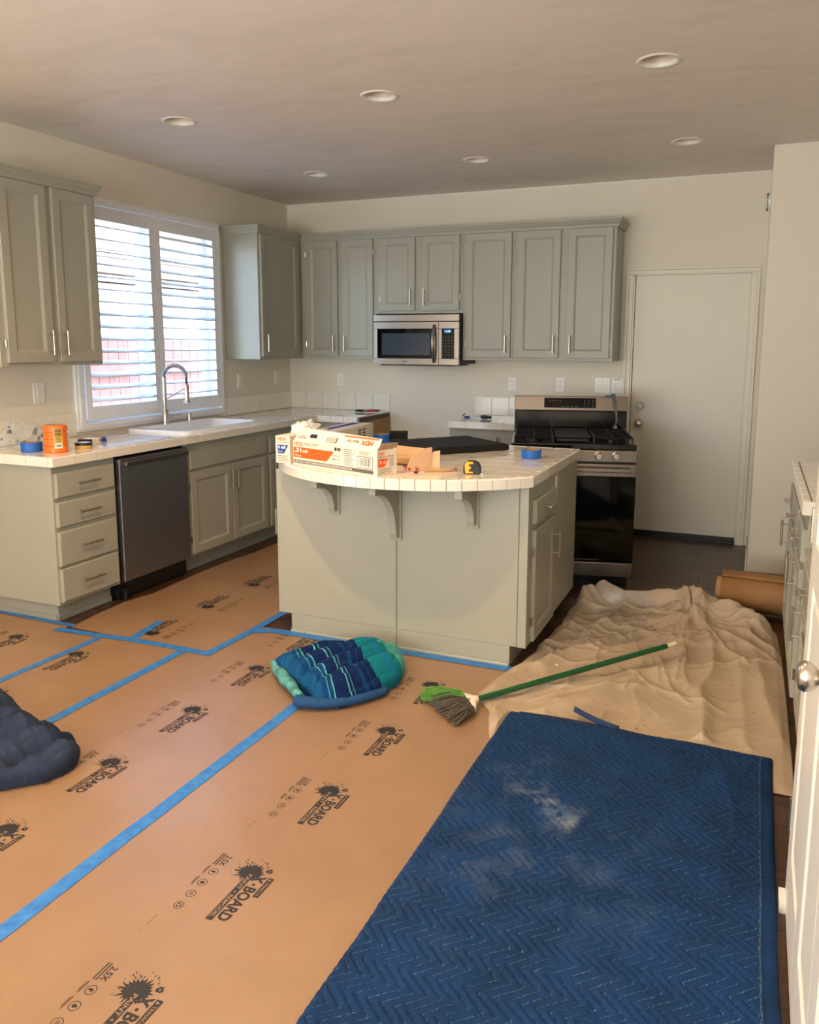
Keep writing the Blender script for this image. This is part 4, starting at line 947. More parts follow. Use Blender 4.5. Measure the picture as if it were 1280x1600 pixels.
# canvas drop cloth
def drop_cloth():
    left = [(-3.62, 3.10), (-3.53, 3.075), (-3.42, 3.03), (-3.32, 2.955), (-3.26, 2.935), (-3.0, 2.985), (-2.9, 3.02), (-2.7, 3.045), (-2.4, 3.07), (-2.1, 3.07), (-1.85, 3.08), (-1.75, 3.11), (-1.66, 3.20)]
    right = [(-3.62, 4.175), (-3.3, 4.175), (-2.9, 4.172), (-2.3, 4.165), (-2.0, 4.15), (-1.9, 4.12), (-1.8, 4.02), (-1.72, 3.92), (-1.66, 3.86)]
    folds = [  # polyline, height, width
        ([(3.74, -1.75), (3.80, -2.1), (3.84, -2.45), (3.83, -2.9), (3.85, -3.55)], .030, .035),
        ([(3.70, -1.85), (3.72, -2.2), (3.70, -2.6), (3.58, -2.9), (3.3, -3.2)], .022, .05),
        ([(3.12, -2.9), (3.25, -2.55), (3.32, -2.1), (3.36, -1.8)], .045, .05),
        ([(3.0, -3.2), (3.15, -2.9), (3.30, -2.6), (3.42, -2.2), (3.5, -1.85)], .020, .035),
        ([(2.98, -3.3), (3.20, -3.05), (3.45, -2.75), (3.66, -2.45)], .028, .045),
        ([(3.08, -3.5), (3.4, -3.15), (3.62, -2.75)], .016, .05),
        ([(3.95, -1.9), (4.02, -2.3), (4.08, -2.7), (4.13, -3.2)], .02, .06),
        ([(3.9, -2.1), (3.98, -2.6), (3.99, -3.1), (4.02, -3.5)], .012, .045),
        ([(3.45, -2.05), (3.60, -1.98), (3.74, -1.92)], .03, .05),
        ([(3.25, -2.0), (3.42, -2.2), (3.70, -2.3), (3.95, -2.25)], .012, .05),
        ([(3.09, -1.80), (3.12, -2.3), (3.10, -2.7), (3.03, -2.95)], .03, .04),
        ([(3.85, -1.78), (3.98, -1.98), (4.12, -2.3)], .04, .05)]
    def ridge(x, y, sc, sd, pw): return (1-abs(noise.noise(Vector((x*sc+sd, y*sc-sd, sd*.7)))))**pw
    NX, NY = 230, 400; m = MB(); vs = []; fs = []; uv = []
    cr = random.Random(11); creases = []
    def crease(p, ang, ln, hh, ww):
        pl = [p]; a = ang
        for _ in range(6): a += cr.uniform(-.22, .22); pl.append((pl[-1][0]+math.cos(a)*ln/6, pl[-1][1]+math.sin(a)*ln/6))
        creases.append((pl, hh, ww, min(q[0] for q in pl)-.06, max(q[0] for q in pl)+.06, min(q[1] for q in pl)-.06, max(q[1] for q in pl)+.06))
    for k in range(17): a = R(-168+k*10); crease((3.70+.07*math.cos(a), -1.84+.07*math.sin(a)), a+cr.uniform(-.1, .1), cr.uniform(.3, 1.1), cr.uniform(.008, .018), cr.uniform(.010, .018))
    for k in range(26): crease((cr.uniform(3.05, 4.1), cr.uniform(-3.4, -2.0)), R(cr.choice((-100, -60, -130, 75, 50))+cr.uniform(-20, 20)), cr.uniform(.2, .6), cr.uniform(.005, .011), cr.uniform(.008, .014))
    for k in range(14): crease((cr.uniform(3.0, 3.15), cr.uniform(-3.2, -1.9)), R(cr.uniform(-20, 50)), cr.uniform(.15, .4), cr.uniform(.006, .016), cr.uniform(.010, .018))
    back = [(3.13, -1.86), (3.20, -1.74), (3.32, -1.69), (3.47, -1.70), (3.60, -1.74), (3.78, -1.79), (3.94, -1.86), (4.05, -1.98)]
    for j in range(NY+1):
        y = -3.62+(1.96)*j/NY; xl = lerp_tab(left, y); xr = lerp_tab(right, y)
        xl += .012*fbm(y, 0, 9, 2)
        for i in range(NX+1):
            s = i/NX; x = xl+(xr-xl)*s
            yy = y+.02*fbm(x, y, 4, 5)
            if j > NY*.93: yy += -.05*((j/NY-.93)/.07)*(1-math.sin(math.pi*s))*.6
            wx = x+.06*fbm(x, y, 3, 21); wy = yy+.06*fbm(x, y, 3, 33)
            rr_ = (wx-wy)*.707; tt = (wx+wy)*.707
            h = .007+.010*max(0, fbm(wx, wy, 2.2, 1))+.0065*ridge(wx*2.0, wy*.5, 1.6, 4, 9)+.005*ridge(rr_*2.0, tt*.45, 1.7, 9, 10)+.0022*ridge(wx*1.5, wy*1.2, 4, 13, 8)+.0008*fbm(x, y, 30, 9)
            for pl, hh, ww in folds:
                dm = min(seg_d(wx, wy, a, b)[0] for a, b in zip(pl, pl[1:]))
                if dm < ww*3: h += .95*hh*math.exp(-(dm/(ww*.8))**1.4)*(.75+.5*fbm(x, y, 4, 3))
            for pl, hh, ww, bx0, bx1, by0, by1 in creases:
                if bx0 < x < bx1 and by0 < yy < by1:
                    dm, tt_ = min(seg_d(x, yy, a, b) for a, b in zip(pl, pl[1:]))
                    if dm < ww*3: h += hh*(math.exp(-dm/ww)-.0)
            dm = min(seg_d(x, yy, a, b)[0] for a, b in zip(back, back[1:]))
            if dm < .25: h += .085*math.exp(-(dm/.065)**2)*(1+.4*fbm(x, y, 4, 11))*(.75+.35*ridge(x*1.2, y*2.2, 4, 2, 4))
            kx, ky = x-3.70, yy+1.82; r = math.hypot(kx, ky*1.1)
            if r < .3:
                a = math.atan2(ky, kx); h += .055*math.exp(-(r/.10)**2)*(1+.5*math.sin(3*a+34*r))+.012*math.exp(-(r/.17)**2)*math.sin(7*a-20*r)
            e = min(s, 1-s)*abs(xr-xl); h *= min(1, .35+e/.05) if e < .033 else 1
            e2 = min(j, NY-j)/NY*1.96; h *= min(1, .3+e2/.05*.7) if e2 < .05 else 1
            if x < 4.11 and x > 3.11 and yy < -3.36: h = .0055+(h-.0055)*max(0, 1-(-3.36-yy)/.03)
            vs.append((x-3.6, yy+2.6, max(.0055, h)))
            uv.append((max(math.exp(-((x-3.30)/.16)**2-((yy+1.80)/.07)**2), .7*math.exp(-((x-3.22)/.05)**2-((yy+1.98)/.12)**2)), min(1, math.exp(-((x-3.55)/.28)**2-((yy+2.05)/.22)**2))))
    for j in range(NY):
        for i in range(NX): a = j*(NX+1)+i; fs.append((a, a+1, a+NX+2, a+NX+1))
    o = m.add(vs, fs).build('drop_cloth', 'canvas', smooth=True, uvs=uv); o.location = (3.6, -2.6, .0)
    sd_ = o.modifiers.new('solid', 'SOLIDIFY'); sd_.thickness = .0022; sd_.offset = -1
    return tag(o, 'wrinkled beige canvas drop cloth on the floor beside the island', 'drop cloth')
drop_cloth()
# navy quilted moving blanket
def tri(t): t = t % 1.0; return 4*abs(t-.5)-1
def stitch(x, y, sp=.033, A=.030, P=.105):
    q = (x+A*tri(y/P+.12*fbm(x, y, 2.2, 8))+.006*fbm(x, y, 6, 2))/sp; return abs(q-math.floor(q)-.5)*2   # 1 on the seam, 0 mid-puff
def blanket():
    x0, x1, y0, y1 = 3.118, 4.108, -5.45, -3.392; hem = .042
    e = thing('moving_blanket', 'navy quilted moving blanket spread flat on the floor near the open door', 'blanket', ((x0+x1)/2, (y0+y1)/2, 0))
    cx, cy = e.location.x, e.location.y
    NX, NY = 250, 420; vs = []; uv = []; fs = []
    for j in range(NY+1):
        for i in range(NX+1):
            x = x0+(x1-x0)*i/NX; y = y0+(y1-y0)*j/NY
            ex = min(x-x0, x1-x); ey = y1-y; ed = min(ex, ey)
            s = stitch(x, y); inhem = (x1-x < hem) or (ey < hem*.8)
            puff = 0 if inhem else .0075*math.sqrt(max(0, 1-s*s))
            if x1-x < hem: sd_ = abs(x1-x-hem*.9)
            h = .024+.009*fbm(x, y, 2.4, 3)+.006*(1-abs(fbm(x*1.3, y*.8, 2.6, 15)))**6+.004*fbm(x, y, 7, 6)+puff+.0014*fbm(x, y, 46, 4)
            h *= min(1, .45+.55*math.sqrt(max(0, ed)/.018)) if ed < .018 else 1
            if i in (0, NX) or j == NY: h = .009
            wob = .006*fbm(x, y, 3, 12)
            xx = x+wob*(1 if ex < .1 else .3); yy = y+.010*fbm(x, 0, 2.5, 1)*(1 if ey < .2 else .2)
            seam = 1-s
            if inhem: seam = 1.0
            if abs(x1-x-hem) < .003 or abs(ey-hem*.8) < .003: seam = 0
            dust = max(math.exp(-(((x-3.45)*.6+(y+4.03)*1.0)/.07)**2-((x-3.46)/.16)**2), .35*math.exp(-((x-3.33)/.1)**2-((y+3.87)/.09)**2), .18*math.exp(-((x-3.45)/.3)**2-((y+4.3)/.3)**2))
            vs.append((xx-cx, yy-cy, h)); uv.append((seam, min(1, dust)))
    for j in range(NY):
        for i in range(NX): a = j*(NX+1)+i; fs.append((a, a+1, a+NX+2, a+NX+1))
    MB().add(vs, fs).build('quilted_top', 'quilt_navy', e, smooth=True, uvs=uv)
    MB().box(x0+.012-cx, y0-cy, .0085, x1-.012-cx, y1-.03-cy, .0105).build('under_layer', 'hem_navy', e)
    # lower layer of the folded blanket peeping out at the back, with a loose binding strip
    m = MB(); vs = []; fs = []; n = 40
    for k in range(n+1):
        t = k/n; x = 3.16+.50*t; b = .030*math.sin(math.pi*min(1, t*1.05))**.7+.004*fbm(t, 0, 6, 1)
        vs += [(x-cx, y1-.03-cy, .014), (x-cx, y1-.004+b*.5-cy, .022), (x-cx, y1+b-cy, .011), (x-cx, y1+b-cy, .004)]
    for k in range(n):
        for q in range(3): a = k*4+q; fs.append((a, a+4, a+5, a+1))
    m.add(vs, fs).build('lower_edge', 'hem_navy', e, smooth=True)
    m = MB(); vs = []; fs = []; pts = bez((3.37, -3.335, .045), (3.40, -3.36, .05), (3.45, -3.385, .035), (3.56, -3.40, .026), 14)
    for k, p in enumerate(pts): vs += [(p.x-cx, p.y-cy-.008, p.z-.008), (p.x-cx, p.y-cy+.006, p.z+.010)]
    for k in range(14): fs.append((2*k, 2*k+2, 2*k+3, 2*k+1))
    o = m.add(vs, fs).build('binding_strip', 'hem_navy', e, smooth=True); so = o.modifiers.new('solid', 'SOLIDIFY'); so.thickness = .003
    return e
blanket()
def pile(poly, hfun, center, rings=46, segs=150, k=3.2, uvf=None):
    n = len(poly); per = [0]
    for i in range(n): per.append(per[-1]+(Vector(poly[(i+1) % n])-Vector(poly[i])).length)
    def bd(t):
        s = t*per[-1]
        for i in range(n):
            if s <= per[i+1]: f = (s-per[i])/(per[i+1]-per[i]); return Vector(poly[i]).lerp(Vector(poly[(i+1) % n]), f)
        return Vector(poly[0])
    B = [bd(q/segs) for q in range(segs)]
    for _ in range(5): B = [(B[i-1]+B[i]*2+B[(i+1) % segs])/4 for i in range(segs)]
    c = Vector(center); vs = [(0, 0, hfun(c.x, c.y, 0)[0])]; uv = [uvf(c.x, c.y, vs[0][2]) if uvf else (0, 0)]; fs = []
    for r in range(1, rings+1):
        q = 1-(1-r/rings)**1.6
        for i in range(segs):
            p = c+(B[i]-c)*q; h, over = hfun(p.x, p.y, q)
            prof = max(0, 1-q**k)**(1/k) if q < 1 else 0
            out = (B[i]-c).normalized()*over*math.sin(math.pi*min(1, prof))*(1 if q > .8 else 0)
            z = max(.003, h*prof); vs.append((p.x-c.x+out.x, p.y-c.y+out.y, z)); uv.append(uvf(p.x, p.y, z) if uvf else (0, 0))
    for i in range(segs): fs.append((0, 1+i, 1+(i+1) % segs))
    for r in range(rings-1):
        for i in range(segs): a = 1+r*segs+i; b = 1+r*segs+(i+1) % segs; fs.append((a, a+segs, b+segs, b))
    return MB().add(vs, fs), uv
# plaid folded blanket
def plaid():
    poly = [(1.985, -3.41), (2.13, -3.50), (2.30, -3.60), (2.37, -3.68), (2.47, -3.62), (2.55, -3.46), (2.585, -3.33), (2.55, -3.18), (2.47, -3.06), (2.36, -3.03), (2.24, -3.07), (2.10, -3.20)]
    c = (2.32, -3.34); A = Vector((.42, .91)).normalized(); Bv = Vector((A.y, -A.x))       # A along the ridges, B across them
    def ab(x, y): d = Vector((x-c[0], y-c[1])); return d.dot(A), d.dot(Bv)
    def hf(x, y, q):
        a, b = ab(x, y); w = b*25+.5+1.1*math.sin(a*6+.6)*.35+.5*fbm(x, y, 4, 2)
        h = .082+.046*math.sqrt(abs(math.sin(w)))+.018*a
        g = max(0, min(1, (-a-.02)/.2)); h += g*.012*math.sqrt(abs(math.sin(b*62+a*10+2*fbm(x, y, 5, 7))))      # gathers at the near-left end
        h += .008*fbm(x, y, 7, 3)-.012*(1-abs(fbm(x*1.1, y*1.1, 7, 8)))**9
        return h, .010
    def uvf(x, y, z): a, b = ab(x, y); return (max(.001, min(.999, .52+a*1.25+b*.35+.04*fbm(x, y, 5, 2))), b*1.6+.5+z*1.2)
    e = thing('plaid_blanket', 'folded blue and teal plaid blanket lying on the floor paper', 'blanket', (c[0], c[1], .003))
    m, uv = pile(poly, hf, c, 60, 180, 3.4, uvf); m.build('folded_stack', 'plaid', e, smooth=True, uvs=uv)
    # rolled hem at the near side: a spiral strip swept along the front edge
    path = bez((2.283, -3.692, 0), (2.415, -3.682, 0), (2.505, -3.60, 0), (2.575, -3.43, 0), 26); sp = []
    for k in range(30):
        t = k/29; an = -2.0+t*9.6; r = .030-.020*t; sp.append((r*math.cos(an), r*math.sin(an)*.85))
    full = sp; th = .0065; vs = []; fs = []; uv2 = []
    for i, p in enumerate(path):
        tg = (path[min(i+1, 26)]-path[max(i-1, 0)]).normalized(); nn = Vector((tg.y, -tg.x)); g = 1-.35*i/26
        for qx, qz in full: vs.append((p.x+nn.x*qx*g-c[0], p.y+nn.y*qx*g-c[1], .036*g+qz*g)); uv2.append((.1+.8*i/26, qx*8))
    n = len(full)
    for i in range(26):
        for k in range(n-1): a = i*n+k; fs.append((a, a+n, a+n+1, a+1))
    o = MB().add(vs, fs).build('rolled_hem', 'plaid_hem', e, smooth=True, uvs=uv2); so = o.modifiers.new('solid', 'SOLIDIFY'); so.thickness = th; so.offset = 0
    # pale selvedge along the left rim
    rim = bez((1.985, -3.40, .040), (2.08, -3.50, .035), (2.17, -3.56, .040), (2.285, -3.665, .042), 22)
    m = MB(); m.tube([(p.x-c[0], p.y-c[1], p.z+.006*math.sin(i*.9)) for i, p in enumerate(rim)], [.012+.014*math.sin(math.pi*(i+3)/28) for i in range(23)], 10)
    mat('plaid_selvedge', (78, 142, 140), .95, var=.5, scale=26, bump=.4, bscale=200); m.build('selvedge', 'plaid_selvedge', e, smooth=True)
plaid()
# dark crumpled quilted blanket at the view edge
def crumple():
    poly = [(.95, -4.30), (1.30, -4.27), (1.55, -4.30), (1.72, -4.33), (1.80, -4.385), (1.815, -4.45), (1.79, -4.53), (1.70, -4.62), (1.55, -4.74), (1.2, -4.95), (.85, -4.9), (.8, -4.6)]
    c = (1.32, -4.56)
    def hf(x, y, q):
        u = max(0, min(1, (1.56-x)/.5)); u = u*u*(3-2*u)
        h = .085+.19*u+.03*fbm(x, y, 4, 4)
        h += .035*math.exp(-(seg_d(x, y, (1.79, -4.42), (1.50, -4.41))[0]/.05)**2)
        for p_, q_, d_, w_ in (((1.74, -4.36), (1.70, -4.56), .035, .014), ((1.66, -4.36), (1.45, -4.62), .030, .018), ((1.55, -4.33), (1.25, -4.62), .045, .022), ((1.6, -4.5), (1.35, -4.78), .04, .02), ((1.40, -4.32), (1.12, -4.5), .04, .025), ((1.5, -4.55), (1.15, -4.62), .03, .016)):
            d0 = seg_d(x+.03*fbm(x, y, 6, 9), y+.03*fbm(x, y, 6, 5), p_, q_)[0]; h += -d_*math.exp(-d0/w_)+.5*d_*math.exp(-((d0-.045)/.03)**2)
        h += .012*(1-abs(fbm(x, y*1.4, 8, 6)))**6
        s = stitch(x*.8+y*.5, y*.8-x*.4); return h+.007*math.sqrt(max(0, 1-s*s))+.006*fbm(x, y, 30, 2), .015
    def uvf(x, y, z): return (1-stitch(x*.8+y*.5, y*.8-x*.4), 0)
    m, uv = pile(poly, hf, c, 120, 300, 4.2, uvf)
    o = tag(m.build('crumpled_blanket', 'quilt_dusk', smooth=True, uvs=uv), 'dark grey-blue quilted blanket heaped at the view edge', 'blanket'); o.location = (c[0], c[1], .003)
crumple()
# broom
def broom():
    hd = Vector((2.965, -3.385, .032)); tip = Vector((3.69, -2.575, .10)); dr_ = (tip-hd).normalized()
    e = thing('broom', 'broom with green handle and grey bristles lying across the drop cloth', 'broom', (hd.x, hd.y, 0))
    l_ = lambda p: (p.x-hd.x, p.y-hd.y, p.z)
    end = hd+dr_*((tip-hd).length-.055)
    m = MB(); m.cyl(l_(hd-dr_*.03), l_(end), .0125, 14); auto_smooth(m.build('handle', 'broom_green', e))
    m = MB(); m.cyl(l_(end), l_(tip), .0105, 14); auto_smooth(m.build('handle_tip', 'broom_cap', e))
    # flat fan of bristles: spread direction across the floor
    tipL, tipR = Vector((2.705, -3.395, .008)), Vector((2.955, -3.600, .006)); rootL, rootR = Vector((2.885, -3.335, .026)), Vector((2.995, -3.475, .024))
    rnd = random.Random(5); g = MB(); gg = MB(); n = 360
    for k in range(n):
        t = rnd.random(); lay = rnd.random(); a = rootL.lerp(rootR, t)+Vector((0, 0, .022*(lay-.3))); b = tipL.lerp(tipR, t)
        b = b+(a-b)*(.16*rnd.random())+Vector((rnd.uniform(-.012, .012), rnd.uniform(-.012, .012), .045*lay*rnd.random()))
        b.z = max(.005, b.z); mid = a.lerp(b, .5)+Vector((rnd.uniform(-.004, .004), rnd.uniform(-.004, .004), .010*lay+.004))
        green = t < .20+.06*rnd.random() or (lay > .86 and t < .45)
        (gg if green else g).tube([l_(a), l_(mid), l_(b)], [.0022, .0019, .0015], 4)
    o = g.build('grey_bristles', 'broom_bristle_grey', e); o['kind'] = 'stuff'; o = gg.build('green_bristles', 'broom_bristle_green', e); o['kind'] = 'stuff'
    # moulded shroud: flattened cone from the handle socket to the bristle roots
    rings = []; ac = (rootR-rootL).normalized()
    for t, wd, hh in ((0, .016, .016), (.12, .017, .017), (.3, .026, .018), (.62, .060, .017), (.9, .088, .015), (1, .092, .013)):
        c0 = (hd+dr_*.012).lerp((rootL+rootR)/2, t); c0.z = .032*(1-t)+.026*t; rings.append([l_(c0+ac*math.cos(6.2832*q/18)*wd+Vector((0, 0, 1))*math.sin(6.2832*q/18)*hh) for q in range(18)])
    m = MB(); m.loft(rings, True, False); auto_smooth(m.build('shroud', 'broom_cap', e), 60)
broom()
# roll of floor paper
def paper_roll():
    e = thing('paper_roll', 'roll of brown floor paper lying in the gap past the drop cloth', 'paper roll', (3.86, -1.63, .118), R(-4))
    m = MB(); n = 40; sp = []
    for k in range(120):
        t = k/119; an = t*2*math.pi*4.2+.9; r = .116-.045*(1-t); sp.append((r*math.cos(an), r*math.sin(an)))
    vs = []; fs = []
    for x in (0, .30, .62):
        vs += [(x, y, z) for y, z in sp]
    for i in range(2):
        for k in range(119): a = i*120+k; fs.append((a, a+1, a+121, a+120))
    o = m.add(vs, fs).build('sheet', 'paper_roll', e, smooth=True); so = o.modifiers.new('solid', 'SOLIDIFY'); so.thickness = .002
    m = MB(); m.lathe([(.068, -.028), (.072, -.028), (.072, .62), (.068, .62)], 36, Matrix.Rotation(R(90), 4, 'Y')); o = m.build('core', 'kraft_core', e, smooth=True)
paper_roll()
# ================================================================== things on the counters
def tape_roll(label, loc, ro=.055, ri=.039, h=.048, mname='tape_roll_blue', sub=1):
    e = thing('tape_roll', label, 'tape roll', loc)
    for k in range(sub):
        z0, z1 = h*k/sub, h*(k+1)/sub-.0006
        m = MB(); m.lathe([(ri+.004, z0), (ro-.002, z0), (ro, z0+.002), (ro, z1-.002), (ro-.002, z1), (ri+.004, z1), (ri+.004, z0)], 36); auto_smooth(m.build('tape_winding' if sub == 1 else 'single_roll', mname, e))
    m = MB(); m.lathe([(ri, .0), (ri+.004, 0), (ri+.004, h), (ri, h), (ri, 0)], 36); auto_smooth(m.build('core', 'kraft_core', e))
    return e
tape_roll('blue masking tape roll alone on the stove side of the island top', (2.905, -2.335, CT+.001), .052, .040, .044)
tape_roll('blue masking tape roll behind the printed boxes on the island', (1.895, -2.03, CT+.001), .05, .038, .048)
tape_roll('blue masking tape roll beside the orange stack on the sink counter', (.318, -3.19, CT+.001), .055, .040, .05)
ot = tape_roll('tall stack of orange tape rolls wrapped with a label on the sink counter', (.462, -3.155, CT+.001), .0625, .038, .148, 'orange_wrap', 4)
m = MB(); Ro = .0632; n = 10; vs = []; a0_, a1_ = R(-52), R(-10)
def onlab(u, v, rad=Ro): a = a0_+(a1_-a0_)*u; return (rad*math.cos(a), rad*math.sin(a), .022+.112*v)
def lab(mb, u0, v0, u1, v1, mi, rad):
    k = 6; q = [onlab(u0+(u1-u0)*i/k, v, rad) for i in range(k+1) for v in (v0, v1)]; mb.add(q, [(2*i, 2*i+2, 2*i+3, 2*i+1) for i in range(k)], mi)
lab(m, 0, 0, 1, 1, 0, Ro); lab(m, .1, .03, .9, .27, 1, Ro+.0003)
for i in range(8): lab(m, .2+i*.08, .07, .2+i*.08+.045, .22, 2, Ro+.0006)
for v in (.92, .84, .74, .66): lab(m, .12, v-.025, .9, v+.02, 2, Ro+.0003)
for v in (.56, .50, .44, .38, .32): lab(m, .15, v-.01, .75, v+.008, 2, Ro+.0003)
m.build('label', ['label_tan', 'ink_white', 'ink_black'], ot)
# clear plastic bag, crumpled
m = MB(); vs = []; fs = []; nu, nv = 34, 22; rnd = random.Random(2)
for j in range(nv+1):
    for i in range(nu):
        th = 2*math.pi*i/nu; ph = math.pi*.5*j/nv; d = Vector((math.cos(th)*math.cos(ph), math.sin(th)*math.cos(ph), math.sin(ph)))
        q = 1+.30*noise.noise(d*2.6+Vector((3, 1, 0)))+.22*abs(noise.noise(d*6.5))+.1*noise.noise(d*15)
        vs.append((d.x*.10*q, d.y*.15*q, max(.002, d.z*.115*q)))
for j in range(nv):
    for i in range(nu): fs.append((j*nu+i, j*nu+(i+1) % nu, (j+1)*nu+(i+1) % nu, (j+1)*nu+i))
o = tag(m.add(vs, fs).build('plastic_bag', 'clear_plastic'), 'crumpled clear plastic bag with dark print at the near end of the sink counter', 'plastic bag'); o.location = (.135, -3.08, CT+.002)
# flat tin, small box, blue plug
e = thing('flat_tin', 'flat round dark tin with tan rim next to the orange tape stack', 'tin', (.485, -2.985, CT+.001))
m = MB(); m.lathe([(.0001, 0), (.043, 0), (.044, .002), (.044, .020), (.0001, .020)], 30); auto_smooth(m.build('base', 'label_tan', e))
m = MB(); m.lathe([(.0455, .018), (.0455, .030), (.044, .032), (.034, .033), (.0001, .033)], 30); auto_smooth(m.build('lid', 'black_plastic', e))
m = MB(); m.lathe([(.032, .0335), (.0001, .0336)], 24); m.build('lid_print', 'ink_white', e)
e = thing('small_carton', 'small black and white carton behind the flat tin', 'carton', (.40, -2.86, CT+.001), R(12))
MB().box(-.035, -.052, 0, .035, .052, .036).build('carton_body', 'box_white', e, bevel=.001)
MB().box(-.0352, -.053, 0, .0356, -.02, .0364).build('printed_end', 'ink_black', e)
e = thing('blue_plug', 'small blue plastic plug on the sink counter past the carton', 'plug', (.36, -2.70, CT+.001))
m = MB(); m.lathe([(.0001, 0), (.015, .0), (.017, .008), (.012, .018), (.016, .026), (.0001, .03)], 14); auto_smooth(m.build('cap', 'ink_blue', e)); MB().cyl((0, 0, .012), (-.03, -.035, .006), .004, 8).build('stem', 'black_plastic', e)
# ------------------------------------------------ island: boxes
def face_T(o, ux, uz, off):      # plane with u along ux, v along uz from origin o
    n_ = Vector(ux).cross(Vector(uz)).normalized()
    return Matrix(((ux[0], uz[0], n_.x, o[0]+n_.x*off), (ux[1], uz[1], n_.y, o[1]+n_.y*off), (ux[2], uz[2], n_.z, o[2]+n_.z*off), (0, 0, 0, 1)))
bx = thing('printed_box', 'open cream and orange carton of painter plastic at the bowed island edge', 'carton', (1.882, -3.022, CT+.001), R(-19.2))
BL, BD, BH = .582, .128, .118; t = .003
m = MB(); m.box(0, 0, 0, BL, t, BH).box(0, BD-t, 0, BL, BD, BH).box(0, t, 0, t, BD-t, BH).box(BL-t, t, 0, BL, BD-t, BH).box(t, t, 0, BL-t, BD-t, t); m.build('tray', 'box_white', bx)
fl1 = MB(); A0, A1 = Vector((0, BD, BH)), Vector((.0, .035, .058)); fl1.add([(.0, .006, BH), (BL, .006, BH), (BL-.01, .045, BH+.048), (.02, .04, BH+.062)], [(0, 1, 2, 3)]); o = fl1.build('lid_flap', 'box_white', bx); so = o.modifiers.new('solid', 'SOLIDIFY'); so.thickness = .002
fl2 = MB(); fl2.add([(BL-.002, .004, BH), (BL-.002, BD-.02, BH), (BL+.012, BD-.04, BH+.022), (BL+.008, .02, BH+.026)], [(0, 1, 2, 3)]); o = fl2.build('end_flap', 'kraft_core', bx); so = o.modifiers.new('solid', 'SOLIDIFY'); so.thickness = .002
F = face_T((0, 0, 0), (1, 0, 0), (0, 0, 1), .0005); m = MB()
m.add([(.004, .036, 0), (.245, .036, 0), (.30, .088, 0), (.004, .088, 0)], [(0, 1, 2, 3)], 0, F)
put_text(m, 'HDX', .01, .094, .075, .113, 0, 0, F, .03); put_text(m, "Painter's Plastic", .085, .104, .19, .113, 0, 1, F, .01); put_text(m, 'Plastico del pintor', .085, .095, .16, .101, 0, 1, F, .005)
put_text(m, '.31', .012, .062, .062, .084, .0004, 2, F, .03); put_text(m, 'mil', .07, .063, .108, .080, .0004, 2, F, .02); put_text(m, '7.87 um', .012, .042, .06, .053, .0004, 2, F, .01)
quad(m, .004, .008, .56, .026, 0, 3, F); put_text(m, 'LIGHT DUTY PLASTIC SHEETING FOR PAINTING AND DUST PROTECTION', .012, .0125, .42, .0215, .0004, 2, F, .01)
quad(m, .262, .036, .345, .0372, 0, 1, F); quad(m, .262, .036, .2632, .05, 0, 1, F); quad(m, .344, .036, .3452, .088, 0, 1, F); put_text(m, '10 ft x', .285, .064, .335, .075, 0, 1, F, .01); put_text(m, '400 ft', .285, .046, .335, .058, 0, 1, F, .01)
quad(m, .302, .093, .318, .109, 0, 1, F); quad(m, .322, .093, .345, .109, 0, 3, F)
for i in range(9): quad(m, .365, .034+i*.0088, .365+(.055 if i % 3 else .068), .0368+i*.0088, 0, 3, F)
for a in (.36, .436): quad(m, a, .08, a+.0015, .112, 0, 1, F)
put_text(m, 'FOR INDOOR', .468, .100, .535, .107, 0, 0, F, .02); put_text(m, 'USE ONLY', .472, .090, .53, .097, 0, 0, F, .02)
quad(m, .455, .030, .558, .084, 0, 1, F); quad(m, .458, .033, .555, .081, .0003, 2, F)
xx = .465; rb = random.Random(4)
while xx < .546: w_ = rb.choice((.0018, .003, .0045)); quad(m, xx, .04, xx+w_, .078, .0006, 1, F); xx += w_+rb.choice((.002, .003, .0045))
m.build('front_print', ['ink_orange', 'ink_black', 'ink_white', 'ink_grey'], bx)
F = face_T((BL, 0, 0), (0, 1, 0), (0, 0, 1), .0005); m = MB()
put_text(m, 'HDX', .01, .094, .05, .110, 0, 0, F, .03); put_text(m, "Painter's Plastic", .01, .084, .11, .091, 0, 1, F, .01); m.add([(.008, .04, 0), (.05, .04, 0), (.072, .078, 0), (.008, .078, 0)], [(0, 1, 2, 3)], 0, F); put_text(m, '.31 mil', .012, .056, .055, .07, .0004, 2, F, .02)
for i in range(4): quad(m, .008, .008+i*.0075, .09+.006*(i % 2), .0105+i*.0075, 0, 3, F)
for i in range(5): quad(m, .078, .042+i*.008, .108, .0445+i*.008, 0, 3, F)
m.build('end_print', ['ink_orange', 'ink_black', 'ink_white', 'ink_grey'], bx)
ux = Vector((1, 0, 0)); uz = Vector((0, .037, .053)).normalized(); F = face_T((.0, .006, BH), ux, uz, .0026); m = MB()
Fi = F @ Matrix.Translation((.545, .056, 0)) @ Matrix.Rotation(math.pi, 4, 'Z')          # upside-down print on the raised flap
put_text(m, 'HDX', .01, .014, .085, .040, 0, 0, Fi, .03); put_text(m, "Painter's Plastic", .10, .018, .185, .034, 0, 1, Fi, .01); quad(m, -.02, -.001, .21, .006, 0, 0, Fi); m.build('flap_title', ['ink_orange', 'ink_black', 'ink_white'], bx); m = MB()
quad(m, .23, .010, .30, .038, 0, 1, F); quad(m, .235, .012, .295, .036, .0003, 2, F)
for i in range(9): quad(m, .24+i*.006, .014, .243+i*.006, .034, .0006, 1, F)
m.build('flap_barcode', ['ink_orange', 'ink_black', 'ink_white'], bx); m = MB()
for i in range(5): quad(m, .02+i*.013, .035, .028+i*.013, .058, 0, 1, F)
quad(m, .02, .016, .085, .021, 0, 0, F); quad(m, .03, .026, .08, .030, 0, 0, F); quad(m, .105, .022, .155, .042, 0, 1, F)
